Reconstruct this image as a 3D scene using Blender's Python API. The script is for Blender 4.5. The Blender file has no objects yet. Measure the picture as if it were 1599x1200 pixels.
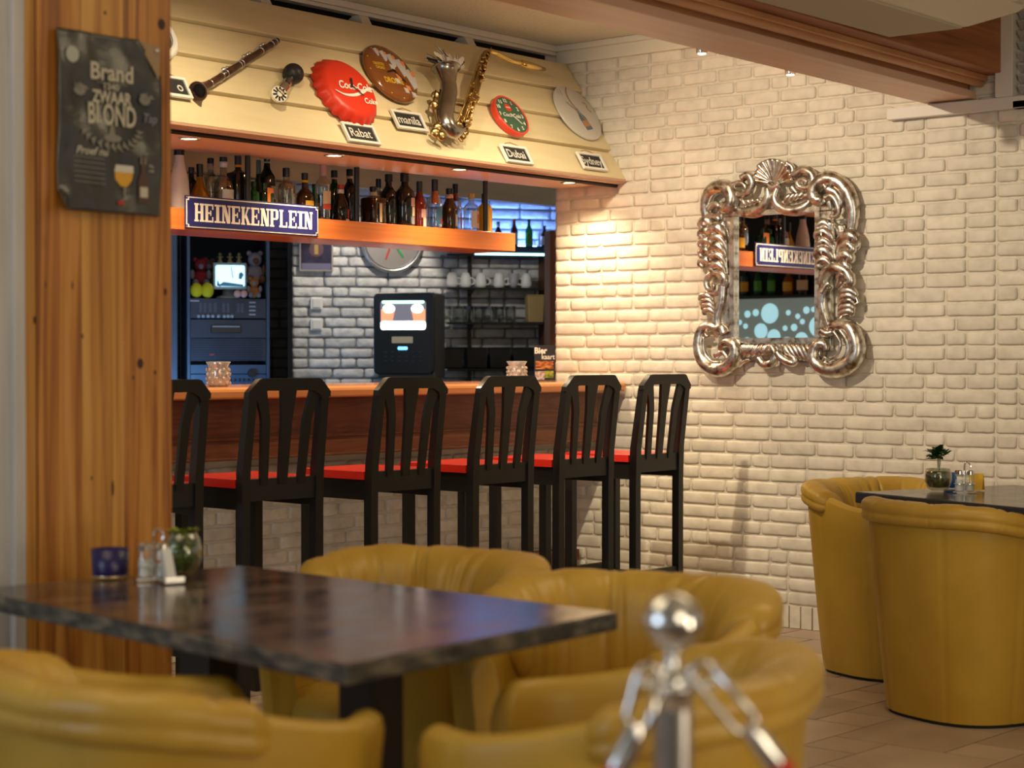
import bpy, math, random
from mathutils import Vector, Matrix
random.seed(7)
SC = bpy.context.scene
COL = SC.collection
R = math.radians
PI = math.pi

# ---------------------------------------------------------------- camera
F_PX = 2950.0; YAW = R(40.95); PITCH = math.atan(40/2950.0); EYE = Vector((0, 0, 1.25))
cam_d = bpy.data.cameras.new('camera'); cam = bpy.data.objects.new('camera', cam_d); COL.objects.link(cam)
cam_d.sensor_width = 36; cam_d.lens = F_PX*36/1599.0; cam_d.clip_start = .05; cam_d.clip_end = 100
cam.location = EYE; cam.rotation_euler = (PI/2-PITCH, 0, YAW-PI/2)
cam_d.dof.use_dof = True; cam_d.dof.focus_distance = 7.9; cam_d.dof.aperture_fstop = 3.1
SC.camera = cam
SC.view_settings.view_transform = 'Standard'; SC.view_settings.look = 'None'
SC.view_settings.exposure = 0.22; SC.view_settings.gamma = 1.0; SC.view_settings.use_curve_mapping = False

# ---------------------------------------------------------------- light
w = bpy.data.worlds.new('world'); SC.world = w; w.use_nodes = True
bg = w.node_tree.nodes['Background']; bg.inputs[0].default_value = (1.0, .90, .76, 1); bg.inputs[1].default_value = .34

def lamp(name, kind, loc, energy, color, target=None, size=None, spot=None, blend=.4, size_y=None):
    d = bpy.data.lights.new(name, kind); d.energy = energy; d.color = color
    o = bpy.data.objects.new(name, d); COL.objects.link(o); o.location = loc
    if target is not None:
        o.rotation_euler = (Vector(target)-Vector(loc)).to_track_quat('-Z', 'Y').to_euler()
    if kind == 'AREA':
        d.shape = 'RECTANGLE'; d.size = size; d.size_y = size_y or size
    elif size is not None: d.shadow_soft_size = size
    if spot: d.spot_size = R(spot); d.spot_blend = blend
    return o
WARM = (1.0, .80, .50); WARM2 = (1.0, .74, .42); COOL = (.66, .82, 1.0)
# room lamps over the seating, daylight from the street side, spots between beam and bar hood
lamp('seating_lamp', 'AREA', (1.4, 2.9, 2.78), 15, WARM, (1.4, 2.9, 0), 1.6)
lamp('seating_lamp', 'AREA', (4.6, 2.2, 2.78), 20, WARM, (4.8, 2.3, 0), 1.6)
lamp('entrance_lamp', 'AREA', (.8, -1.8, 2.4), 34, (1, .84, .58), (4.0, 4.0, .8), 1.6)
lamp('uplight_fill', 'AREA', (2.6, -1.2, .9), 26, (1, .80, .56), (5.6, 3.6, 2.5), .9)  # added unseen fill, brightens the beam underside and the air unit
lamp('street_daylight', 'AREA', (-2.6, 3.6, 1.8), 48, COOL, (4, 3.4, 1.0), 2.4, size_y=1.8)
for x, e in ((3.3, 38), (4.5, 38), (5.6, 36), (6.5, 32)):
    lamp('hood_spot', 'SPOT', (x, 4.9, 2.76), e, WARM, (x+.25, 5.75, 1.55), .025, 105, .9)
lamp('wall_spot', 'SPOT', (4.9, 4.9, 2.76), 165, (1, .84, .60), (7.4, 4.6, 1.45), .03, 88, 1.0)
lamp('back_bar_spot', 'SPOT', (7.86, 7.55, 2.62), 54, (1, .90, .76), (8.22, 8.33, 1.55), .02, 50, .35)
lamp('back_bar_spot', 'SPOT', (6.6, 7.6, 2.55), 6, (.95, .93, .90), (7.35, 8.6, 1.2), .1, 80, .8)
lamp('rack_light', 'AREA', (6.3, 7.4, 2.0), 2.2, (.34, .60, 1.0), (7.3, 8.7, 1.3), .4)

# ---------------------------------------------------------------- photo geometry helpers (pixel ray -> point on a real plane)
FW = Vector((math.cos(YAW)*math.cos(PITCH), math.sin(YAW)*math.cos(PITCH), -math.sin(PITCH)))
RT = Vector((math.sin(YAW), -math.cos(YAW), 0)); UP = RT.cross(FW)
def ray(px, py): return FW + RT*((px-799.5)/F_PX) - UP*((py-600)/F_PX)
def onx(px, py, x): d = ray(px, py); return EYE + d*(x/d.x)
def ony(px, py, y): d = ray(px, py); return EYE + d*(y/d.y)
def onz(px, py, z): d = ray(px, py); return EYE + d*((z-EYE.z)/d.z)
def atD(px, py, D): return EYE + ray(px, py)*D

# ---------------------------------------------------------------- materials
MATS = {}
def M(name, col, rough=.5, metal=0, emis=None, es=1, trans=0, ior=1.45, coat=0, spec=.5, bump=None, alpha=None):
    if name in MATS: return MATS[name]
    m = bpy.data.materials.new(name); m.use_nodes = True; nt = m.node_tree; b = nt.nodes['Principled BSDF']
    b.inputs['Base Color'].default_value = (*col, 1); b.inputs['Roughness'].default_value = rough
    b.inputs['Metallic'].default_value = metal; b.inputs['IOR'].default_value = ior
    b.inputs['Transmission Weight'].default_value = trans; b.inputs['Coat Weight'].default_value = coat
    b.inputs['Specular IOR Level'].default_value = spec
    if emis: b.inputs['Emission Color'].default_value = (*emis, 1); b.inputs['Emission Strength'].default_value = es
    if bump:
        sc, st, dist = bump
        t = nt.nodes.new('ShaderNodeTexCoord'); n = nt.nodes.new('ShaderNodeTexNoise'); n.inputs['Scale'].default_value = sc
        n.inputs['Detail'].default_value = 6
        u = nt.nodes.new('ShaderNodeBump'); u.inputs['Strength'].default_value = st; u.inputs['Distance'].default_value = dist
        nt.links.new(t.outputs['Object'], n.inputs['Vector']); nt.links.new(n.outputs['Fac'], u.inputs['Height']); nt.links.new(u.outputs[0], b.inputs['Normal'])
    MATS[name] = m; return m
def ramp(nt, stops):
    r = nt.nodes.new('ShaderNodeValToRGB'); e = r.color_ramp.elements
    while len(e) < len(stops): e.new(.5)
    for k, (p, c) in enumerate(stops): e[k].position = p; e[k].color = (*c, 1)
    return r
def MN(name, stops, scale=(1, 1, 1), nscale=4, detail=6, rough=.5, metal=0, coat=0, dist=0, bump=0, bdist=.01, spec=.5, island=0, rr=None, knots=False, coord='Object'):
    if name in MATS: return MATS[name]
    m = M(name, (1, 1, 1), rough, metal, coat=coat, spec=spec); nt = m.node_tree; b = nt.nodes['Principled BSDF']
    t = nt.nodes.new('ShaderNodeTexCoord'); mp = nt.nodes.new('ShaderNodeMapping'); mp.inputs['Scale'].default_value = scale
    n = nt.nodes.new('ShaderNodeTexNoise'); n.inputs['Scale'].default_value = nscale; n.inputs['Detail'].default_value = detail
    n.inputs['Distortion'].default_value = dist
    r = ramp(nt, stops)
    nt.links.new(t.outputs[coord], mp.inputs['Vector']); nt.links.new(mp.outputs[0], n.inputs['Vector']); nt.links.new(n.outputs['Fac'], r.inputs['Fac'])
    out = r.outputs[0]
    if knots:
        v = nt.nodes.new('ShaderNodeTexVoronoi'); v.inputs['Scale'].default_value = 3.2
        mp2 = nt.nodes.new('ShaderNodeMapping'); mp2.inputs['Scale'].default_value = knots; mp2.inputs['Location'].default_value = (.3, .1, .45)
        r2 = ramp(nt, [(0.03, (.10, .055, .035)), (.085, (1, 1, 1))])
        nt.links.new(t.outputs[coord], mp2.inputs['Vector']); nt.links.new(mp2.outputs[0], v.inputs['Vector']); nt.links.new(v.outputs['Distance'], r2.inputs['Fac'])
        mx = nt.nodes.new('ShaderNodeMix'); mx.data_type = 'RGBA'; mx.blend_type = 'MULTIPLY'; mx.inputs[0].default_value = 1
        nt.links.new(out, mx.inputs[6]); nt.links.new(r2.outputs[0], mx.inputs[7]); out = mx.outputs[2]
    if island:
        g = nt.nodes.new('ShaderNodeNewGeometry'); mr = nt.nodes.new('ShaderNodeMapRange'); mr.inputs['To Min'].default_value = 1-island; mr.inputs['To Max'].default_value = 1+island*.4
        mx = nt.nodes.new('ShaderNodeMix'); mx.data_type = 'RGBA'; mx.blend_type = 'MULTIPLY'; mx.inputs[0].default_value = 1
        nt.links.new(g.outputs['Random Per Island'], mr.inputs['Value']); nt.links.new(out, mx.inputs[6]); nt.links.new(mr.outputs[0], mx.inputs[7]); out = mx.outputs[2]
    nt.links.new(out, b.inputs['Base Color'])
    if bump:
        u = nt.nodes.new('ShaderNodeBump'); u.inputs['Strength'].default_value = bump; u.inputs['Distance'].default_value = bdist
        nt.links.new(n.outputs['Fac'], u.inputs['Height']); nt.links.new(u.outputs[0], b.inputs['Normal'])
    if rr:
        mr = nt.nodes.new('ShaderNodeMapRange'); mr.inputs['To Min'].default_value = rr[0]; mr.inputs['To Max'].default_value = rr[1]
        nt.links.new(n.outputs['Fac'], mr.inputs['Value']); nt.links.new(mr.outputs[0], b.inputs['Roughness'])
    return m

m_brick = MN('white_painted_brick', [(.3, (.66, .60, .50)), (.6, (.79, .73, .62))], (1, 1, 1), 14, 8, .62, bump=.35, bdist=.012, island=.10)
m_mortar = MN('white_painted_mortar', [(.3, (.66, .60, .50)), (.7, (.76, .70, .59))], (1, 1, 1), 40, 4, .8, bump=.3)
m_brickb = MN('grey_white_brick', [(.3, (.50, .49, .465)), (.6, (.70, .69, .66))], (1, 1, 1), 18, 8, .6, bump=.6, bdist=.02, island=.18)
m_mortarb = M('grey_mortar', (.20, .20, .20), .9)
m_brickbar = MN('bar_front_brick', [(.3, (.62, .585, .52)), (.6, (.78, .74, .67))], (1, 1, 1), 20, 8, .7, bump=.5, island=.12)
m_mortarbar = M('bar_front_mortar', (.66, .62, .56), .9)
m_blackbrick = MN('black_brick', [(.3, (.018, .018, .02)), (.6, (.035, .034, .036))], (1, 1, 1), 14, 6, .6, bump=.5, island=.2)
m_tile = MN('beige_floor_tile', [(.25, (.33, .235, .165)), (.5, (.42, .31, .22)), (.75, (.50, .385, .28))], (1, 2.2, 1), 2.2, 8, .38, island=.16, bump=.08, rr=(.28, .5))
m_grout = M('floor_grout', (.14, .10, .075), .9)
m_ceil = MN('ceiling_plaster', [(.3, (.66, .62, .52)), (.7, (.74, .70, .60))], (1, 1, 1), 60, 4, .9, bump=.5, bdist=.01)
m_cream = MN('cream_painted_board', [(.3, (.72, .61, .38)), (.7, (.78, .67, .44))], (.6, 4, 4), 6, 4, .42, bump=.04)
m_creamtrim = M('cream_trim', (.74, .70, .58), .5)
m_whitetrim = M('white_trim', (.74, .70, .64), .5)
m_greyboard = MN('grey_white_painted_wood', [(.3, (.40, .39, .40)), (.7, (.52, .51, .52))], (8, 8, .6), 4, 6, .5, bump=.1)
m_pine = MN('varnished_pine', [(.30, (.17, .055, .012)), (.42, (.33, .12, .022)), (.55, (.47, .20, .04)), (.72, (.58, .29, .075))], (26, 26, .7), 1.3, 9, .36, dist=1.6, coat=.15, bump=.05, knots=(1, 1, .45))
m_pine2 = MN('varnished_pine_light', [(.30, (.30, .12, .02)), (.5, (.52, .25, .05)), (.70, (.62, .34, .09))], (20, 20, .5), 1.3, 9, .36, dist=1.4, coat=.15, bump=.05)
m_beam = MN('reddish_beam_wood', [(.2, (.15, .045, .015)), (.5, (.34, .115, .035)), (.8, (.50, .20, .065))], (.8, 14, 14), 1.6, 7, .5, dist=1.0, bump=.15)
m_beamlow = MN('bounce_lit_beam_wood', [(.2, (.62, .38, .27)), (.5, (.74, .48, .36)), (.8, (.80, .55, .42))], (.7, 12, 12), 1.3, 6, .4, dist=.8, bump=.04, knots=(.7, 2.5, 2.5))  # pinkish floor bounce light put into the colour of the lower board
m_shelf = MN('orange_varnished_wood', [(.2, (.42, .105, .02)), (.5, (.54, .15, .03)), (.8, (.62, .20, .042))], (.8, 22, 22), 1.8, 6, .34, dist=.4, coat=.2)
m_soffit = MN('orange_soffit_wood', [(.2, (.70, .42, .28)), (.5, (.80, .52, .37)), (.8, (.84, .58, .43))], (.7, 14, 14), 1.4, 5, .38)  # base colour lightened in place of light bounced up from the counter
m_counter = MN('counter_wood', [(.2, (.50, .19, .06)), (.6, (.62, .26, .09))], (.8, 18, 18), 1.8, 5, .26, coat=.35)
m_apron = MN('dark_oak_apron', [(.2, (.075, .022, .010)), (.5, (.15, .045, .018)), (.8, (.22, .075, .03))], (.9, 6, 9), 2.4, 8, .42, dist=2.4, coat=.1)
m_black = M('black_lacquer', (.012, .012, .011), .36, coat=.1)
m_red = M('red_seat_lacquer', (.72, .030, .018), .30, coat=.2)
m_leather = MN('mustard_leather', [(.3, (.42, .248, .026)), (.7, (.50, .308, .038))], (1, 1, 1), 5, 5, .43, bump=.06, bdist=.01, spec=.45)
m_leatherpad = MN('mustard_leather_pad', [(.3, (.42, .245, .028)), (.7, (.52, .322, .050))], (1, 1, 1), 7, 5, .40, bump=.18, bdist=.02, spec=.5)
m_table = MN('mottled_table_top', [(.34, (.012, .010, .010)), (.46, (.045, .030, .022)), (.58, (.10, .066, .045)), (.72, (.16, .115, .08))], (1, 1.5, 1), 8, 6, .2, dist=.5, rr=(.08, .26), spec=.35, bump=.04)
m_tabedge = MN('worn_table_edge', [(.35, (.022, .022, .021)), (.5, (.065, .062, .052)), (.68, (.18, .15, .11))], (1, 1, 3), 14, 6, .6)
m_darkwood = M('dark_table_leg', (.018, .012, .010), .4)
m_chrome = M('chrome', (.82, .82, .82), .08, 1)
m_steel = M('brushed_steel', (.62, .62, .62), .3, 1)
m_silver = MN('antique_silver_leaf', [(.34, (.26, .20, .15)), (.46, (.58, .54, .48)), (.6, (.82, .80, .75))], (1, 1, 1), 30, 6, .30, 1, bump=.25, bdist=.008)
m_mirror = M('mirror_glass', (.90, .92, .92), .01, 1)
m_white = M('white_paint', (.80, .78, .73), .45)
m_offw = M('off_white', (.70, .68, .62), .5)
m_navy = M('navy_enamel', (.018, .018, .13), .22, coat=.4)
m_enamel = M('white_enamel', (.82, .78, .70), .25, coat=.3)
m_chalk = M('chalkboard', (.022, .022, .022), .7)
m_chalkw = M('chalk_white', (.72, .70, .66), .8)
m_string = M('jute_string', (.42, .28, .13), .9)
m_blackp = M('black_plastic', (.014, .014, .015), .35)
m_blackm = M('matt_black', (.010, .010, .010), .8)
m_bluelit = MN('blue_lit_rack_metal', [(.3, (.055, .078, .11)), (.7, (.08, .115, .16))], (1, 1, 1), 3, 2, .45)  # black rack metal with the blue glow put into its colour
m_grey = M('grey_plastic', (.33, .34, .33), .5)
def thin_glass(name, col, gloss=.12):
    m = bpy.data.materials.new(name); m.use_nodes = True; nt = m.node_tree; nt.nodes.remove(nt.nodes['Principled BSDF'])
    tr = nt.nodes.new('ShaderNodeBsdfTransparent'); tr.inputs[0].default_value = (*col, 1); gl = nt.nodes.new('ShaderNodeBsdfGlossy'); gl.inputs['Roughness'].default_value = .04
    lw = nt.nodes.new('ShaderNodeLayerWeight'); lw.inputs[0].default_value = .35; mr = nt.nodes.new('ShaderNodeMapRange'); mr.inputs['To Min'].default_value = gloss*.4; mr.inputs['To Max'].default_value = .85
    mx = nt.nodes.new('ShaderNodeMixShader'); nt.links.new(lw.outputs['Facing'], mr.inputs['Value']); nt.links.new(mr.outputs[0], mx.inputs[0]); nt.links.new(tr.outputs[0], mx.inputs[1]); nt.links.new(gl.outputs[0], mx.inputs[2])
    nt.links.new(mx.outputs[0], nt.nodes['Material Output'].inputs[0]); MATS[name] = m; return m
m_glass = thin_glass('clear_glass', (.93, .95, .94))
m_cglass = thin_glass('clear_bottle_glass', (.74, .78, .74), .3)
m_brown = M('brown_glass', (.035, .014, .005), .10, coat=.3)
m_dark = M('dark_bottle_glass', (.010, .010, .009), .09, coat=.3)
m_green = M('green_glass', (.012, .13, .03), .08, trans=.5, ior=1.3)
m_dgreen = M('dark_green_glass', (.008, .035, .014), .08, coat=.3)
m_amber = M('amber_glass', (.55, .21, .02), .06, trans=.6, ior=1.3)

# ---------------------------------------------------------------- mesh helpers
class MB:
    def __init__(s): s.v = []; s.f = []
    def add(s, vs, fs, T=None):
        k = len(s.v); s.v += [tuple(T @ Vector(p)) if T else tuple(p) for p in vs]; s.f += [tuple(i+k for i in q) for q in fs]; return s
    def box(s, x0, x1, y0, y1, z0, z1, T=None):
        vs = [(x0,y0,z0),(x1,y0,z0),(x1,y1,z0),(x0,y1,z0),(x0,y0,z1),(x1,y0,z1),(x1,y1,z1),(x0,y1,z1)]
        return s.add(vs, [(0,3,2,1),(4,5,6,7),(0,1,5,4),(1,2,6,5),(2,3,7,6),(3,0,4,7)], T)
    def cbox(s, c, d, T=None): return s.box(c[0]-d[0]/2, c[0]+d[0]/2, c[1]-d[1]/2, c[1]+d[1]/2, c[2]-d[2]/2, c[2]+d[2]/2, T)
    def prism(s, poly, z0, z1, T=None):
        n = len(poly); a = sum(poly[i][0]*poly[(i+1) % n][1]-poly[(i+1) % n][0]*poly[i][1] for i in range(n))
        if a < 0: poly = poly[::-1]
        vs = [(x, y, z0) for x, y in poly]+[(x, y, z1) for x, y in poly]
        return s.add(vs, [tuple(range(n-1, -1, -1)), tuple(range(n, 2*n))]+[(i, (i+1) % n, n+(i+1) % n, n+i) for i in range(n)], T)
    def lathe(s, prof, n=24, T=None, a0=0, a1=2*PI, cap=True, fx=None):
        full = abs(a1-a0-2*PI) < 1e-6; m = n if full else n+1; vs = []
        for r, z in prof:
            for k in range(m):
                a = a0+(a1-a0)*k/n; rr = r if fx is None else fx(r, z, a)
                vs.append((rr*math.cos(a), rr*math.sin(a), z))
        fs = []
        for i in range(len(prof)-1):
            for k in range(n):
                k2 = (k+1) % m; fs.append((i*m+k, i*m+k2, (i+1)*m+k2, (i+1)*m+k))
        if full and cap:
            if prof[0][0] > 1e-5: fs.append(tuple(range(m-1, -1, -1)))
            if prof[-1][0] > 1e-5: fs.append(tuple((len(prof)-1)*m+k for k in range(m)))
        return s.add(vs, fs, T)
    def tube(s, pts, rad, n=10, T=None, flat=None, cap=True):
        pts = [Vector(p) for p in pts]; N = len(pts); rad = rad if hasattr(rad, '__len__') else [rad]*N
        vs = []; prev = None
        for i in range(N):
            t = (pts[min(i+1, N-1)]-pts[max(i-1, 0)]).normalized()
            if prev is None: u = t.orthogonal().normalized()
            else:
                u = prev-t*prev.dot(t); u = u.normalized() if u.length > 1e-6 else t.orthogonal().normalized()
            prev = u; v = t.cross(u)
            for k in range(n):
                a = 2*PI*k/n; d = (u*math.cos(a)+v*math.sin(a))*rad[i]
                if flat: d = Vector((d.x*flat[0], d.y*flat[1], d.z*flat[2]))
                vs.append(pts[i]+d)
        fs = [(i*n+k, i*n+(k+1) % n, (i+1)*n+(k+1) % n, (i+1)*n+k) for i in range(N-1) for k in range(n)]
        if cap: fs += [tuple(range(n-1, -1, -1)), tuple((N-1)*n+k for k in range(n))]
        return s.add(vs, fs, T)
    def ball(s, c, r, n=16, m=10, sc=(1, 1, 1), T=None):
        vs = [(c[0], c[1], c[2]-r*sc[2])]
        for i in range(1, m):
            ph = -PI/2+PI*i/m
            for k in range(n):
                a = 2*PI*k/n; vs.append((c[0]+r*sc[0]*math.cos(ph)*math.cos(a), c[1]+r*sc[1]*math.cos(ph)*math.sin(a), c[2]+r*sc[2]*math.sin(ph)))
        vs.append((c[0], c[1], c[2]+r*sc[2])); fs = [(0, 1+(k+1) % n, 1+k) for k in range(n)]
        for i in range(m-2):
            fs += [(1+i*n+k, 1+i*n+(k+1) % n, 1+(i+1)*n+(k+1) % n, 1+(i+1)*n+k) for k in range(n)]
        L = len(vs)-1; fs += [(L, 1+(m-2)*n+k, 1+(m-2)*n+(k+1) % n) for k in range(n)]
        return s.add(vs, fs, T)
    def torus(s, c, R0, r, n=28, m=8, T=None, ax='z', sx=1, sy=1):
        pts = []
        vs = []
        for i in range(n):
            a = 2*PI*i/n
            for k in range(m):
                b = 2*PI*k/m; q = R0+r*math.cos(b); x, y, z = q*math.cos(a)*sx, q*math.sin(a)*sy, r*math.sin(b)
                if ax == 'y': x, y, z = x, z, y
                if ax == 'x': x, y, z = z, x, y
                vs.append((c[0]+x, c[1]+y, c[2]+z))
        fs = [(i*m+k, ((i+1) % n)*m+k, ((i+1) % n)*m+(k+1) % m, i*m+(k+1) % m) for i in range(n) for k in range(m)]
        return s.add(vs, fs, T)
    def build(s, name, mat, parent=None, smooth=False, bevel=0, seg=2, sub=0, T=None, fixn=False):
        me = bpy.data.meshes.new(name); me.from_pydata([tuple(p) for p in s.v], [], s.f); me.update()
        if fixn:
            import bmesh
            b = bmesh.new(); b.from_mesh(me); bmesh.ops.recalc_face_normals(b, faces=b.faces); b.to_mesh(me); b.free()
        me.materials.append(mat); o = bpy.data.objects.new(name, me); COL.objects.link(o)
        if parent: o.parent = parent
        if T is not None: o.matrix_local = T
        if smooth:
            for p in me.polygons: p.use_smooth = True
            if smooth != 'all':
                md = o.modifiers.new('edges', 'EDGE_SPLIT'); md.split_angle = R(40); md.use_edge_sharp = False
        if bevel:
            md = o.modifiers.new('bevel', 'BEVEL'); md.width = bevel; md.segments = seg; md.limit_method = 'ANGLE'; md.angle_limit = R(35)
        if sub: md = o.modifiers.new('sub', 'SUBSURF'); md.levels = sub; md.render_levels = sub
        return o
def tag(o, label=None, cat=None, group=None, kind=None):
    if label: o['label'] = label
    if cat: o['category'] = cat
    if group: o['group'] = group
    if kind: o['kind'] = kind
    return o
def thing(name, label, cat, loc=(0, 0, 0), rz=0, group=None, basis=None):
    o = bpy.data.objects.new(name, None); COL.objects.link(o); o.empty_display_size = .05
    if basis:
        m = Matrix.Identity(4)
        for k in range(3): m.col[k][:3] = basis[k]
        m.translation = Vector(loc); o.matrix_world = m
    else: o.location = loc; o.rotation_euler = (0, 0, rz)
    return tag(o, label, cat, group)
def struct(name, mb, mat, **k): return tag(mb.build(name, mat, **k), kind='structure')
def TR(x=0, y=0, z=0, rx=0, ry=0, rz=0): return Matrix.Translation((x, y, z)) @ Matrix.Rotation(rz, 4, 'Z') @ Matrix.Rotation(ry, 4, 'Y') @ Matrix.Rotation(rx, 4, 'X')
def smoothpath(pts, k=6, closed=False):
    P = [Vector(p) for p in pts]; n = len(P); out = []
    for i in range(n-1):
        p0, p1, p2, p3 = P[max(i-1, 0)], P[i], P[i+1], P[min(i+2, n-1)]
        for j in range(k):
            t = j/k; out.append(.5*((2*p1)+(p2-p0)*t+(2*p0-5*p1+4*p2-p3)*t*t+(3*p1-p0-3*p2+p3)*t**3))
    out.append(P[-1]); return out
def text(name, s, size, mat, parent, T, ext=.0006, off=0, sx=1, shear=0, space=1, align='CENTER'):
    c = bpy.data.curves.new(name, 'FONT'); c.body = s; c.size = size; c.extrude = ext; c.offset = off; c.shear = shear
    c.space_character = space; c.align_x = align; c.align_y = 'CENTER'; c.resolution_u = 3
    o = bpy.data.objects.new(name, c); COL.objects.link(o); dg = bpy.context.evaluated_depsgraph_get()
    me = bpy.data.meshes.new_from_object(o.evaluated_get(dg)); bpy.data.objects.remove(o); bpy.data.curves.remove(c)
    me.name = name; me.transform(Matrix.Diagonal((sx, 1, 1, 1))); me.materials.clear(); me.materials.append(mat)
    o = bpy.data.objects.new(name, me); COL.objects.link(o); o.parent = parent; o.matrix_local = T; return o

# ---------------------------------------------------------------- brick walls
def bricks(L, Hh, pitch=.0628, ln=.2, ht=.0535, dep=.0075, seed=1, u0=0, nx=5, nz=3, rough=.004, gap=.0095, breaks=()):
    """bricks proud of the plane: local x along the wall, z up, -y outwards"""
    rnd = random.Random(seed); mb = MB(); k = 0; z = 0
    while z+ht < Hh+1e-6:
        carry = False
        u = u0+(0 if k % 2 else -ln/2)-rnd.choice((0, ln/4, 0))
        while u < L:
            l = ln if rnd.random() < .74 else ln/2
            a, b = max(u, u0), min(u+l-gap, L)
            for br in breaks:
                if a < br < b:
                    if br-a > b-br: b = br-.006
                    else: a = br+.006
            if carry: a = u0; carry = False
            if L-b < .06: b = L
            if a == u0 and 0 < b-a <= .05: carry = True
            if b-a > .05:
                d = dep*(.8+.4*rnd.random()); vs = []; tl = (rnd.random()-.5)*.0022
                FX = [0, .014/(b-a)]+[q/(nx-1) for q in range(1, nx-1)]+[1-.014/(b-a), 1]; FZ = [0, .14]+([.5] if nz > 2 else [])+[.86, 1]
                NX, NZ = len(FX)-1, len(FZ)-1
                for i in range(NZ+1):
                    for j in range(NX+1):
                        fx, fz = FX[j], FZ[i]
                        edge = (j in (0, NX)) or (i in (0, NZ)); cor = (j in (0, NX)) and (i in (0, NZ))
                        x = a+(b-a)*fx+(rnd.random()-.5)*rough*(.9 if edge else .6); zz = z+ht*fz+(rnd.random()-.5)*rough*(.55 if edge else .25)+tl*(fx*2-1)
                        if cor: x += (.003 if j == 0 else -.003); zz += (.003 if i == 0 else -.003)
                        y = -(d*(.62 if edge else 1)+(rnd.random()-.5)*rough*.55)
                        vs.append((x, y, zz))
                nxx, nzz = NX, NZ
                W = NX+1; fs = [(i*W+j, i*W+j+1, (i+1)*W+j+1, (i+1)*W+j) for i in range(NZ) for j in range(NX)]
                rim = [j for j in range(W)]+[i*W+NX for i in range(1, NZ+1)]+[NZ*W+j for j in range(NX-1, -1, -1)]+[i*W for i in range(NZ-1, 0, -1)]
                base = len(vs)
                for q in rim: vs.append((vs[q][0], .002, vs[q][2]))
                n = len(rim); fs += [(rim[i], base+i, base+(i+1) % n, rim[(i+1) % n]) for i in range(n)]
                mb.add(vs, fs)
            u += l
        z += pitch; k += 1
    return mb
XW = 7.43
# right wall: local x runs toward -Y from Y=6.15
def wall_part(name, mb, mat, loc, rz, parent=None, smooth=False):
    o = mb.build(name, mat, parent, smooth=smooth); o.location = loc; o.rotation_euler = (0, 0, rz); return o
wr = MB().box(0, 6.4, 0, .22, 0, 2.83); wr_o = wall_part('wall_right', wr, m_mortar, (XW, 6.15, 0), -PI/2); tag(wr_o, kind='structure')
o = bricks(2.428, 2.66, seed=3); o2 = bricks(3.6, 2.66, seed=4, u0=2.439); o.add(o2.v, o2.f); o.v = [(x, y, z+.115) for x, y, z in o.v]
o = o.build('brick_facing', m_brick, wr_o, smooth='all')
sb = MB(); rnd = random.Random(5)
k = 0.0
while k < 3.6:
    ww = .052+rnd.random()*.006; a, b = k, k+ww; sb.box(a, b, -.010-rnd.random()*.003, .002, .006, .106); k += ww+.009
sb.build('soldier_course', m_brick, wr_o, bevel=.004, smooth=True)

# back wall behind the bar, nearly facing the room
EB = Vector((.8285, -.5599, 0)); RB = math.atan2(-.5599, .8285)
P0 = atD(457, 560, 11.6); P0.z = 0
wb = MB().box(0, 1.85, .0, .2, 0, 2.83); wb_o = wall_part('wall_back', wb, m_mortarb, P0, RB); tag(wb_o, kind='structure')
bricks(1.85, 2.75, seed=11, rough=.006, dep=.012).build('brick_facing', m_brickb, wb_o, smooth='all')
P0b = atD(200, 560, 11.75); P0b.z = 0
wl = MB().box(0, (P0-P0b).length+.02, 0, .2, 0, 2.83); wl_o = wall_part('wall_back_dark', wl, m_blackm, P0b, RB); tag(wl_o, kind='structure')
bricks((P0-P0b).length, 2.7, seed=13, nx=3, nz=2).build('brick_facing', m_blackbrick, wl_o)

# floor tiles
fl = MB().box(-4, 11, -4, 11, -.1, 0.0); flo = struct('floor', fl, m_grout)
ft = MB(); B = .40; S = .20; g = .0035
for i in range(-30, 50):
    for j in range(-30, 50):
        x = 5.39+i*B-j*S; y = 3.27+i*S+j*B
        if -1 < x < 7.6 and 1.0 < y < 9:
            ft.box(x+g, x+B-g, y-B+g, y-g, 0, .004); ft.box(x+B+g, x+B+S-g, y-B+g, y-B+S-g, 0, .004)
ft.build('floor_tiles', m_tile, flo)
# light threshold strip of tiles by the wall
st = MB()
for k in range(14):
    y = 1.5+k*.32; st.box(6.64, 6.84, y+.003, y+.317, .004, .006)
tag(st.build('trim_1', M('pale_tile', (.60, .47, .30), .35)), kind='structure')
# ceiling
ce = MB().box(-4, 11, -4, 11, 2.831, 2.95)
cl = struct('ceiling', ce, m_ceil)
# other walls of the room, out of the picture, seen only in reflections
struct('wall_street', MB().box(-4.2, -4, -4, 11, 0, 1.0).box(-4.2, -4, -4, 11, 2.5, 2.83), m_offw)
struct('wall_entrance', MB().box(-4, 7.6, -4.2, -4, 0, .9).box(-4, 7.6, -4.2, -4, 2.4, 2.83).box(-4, -.5, -4.2, -4, .9, 2.4), m_offw)

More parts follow.
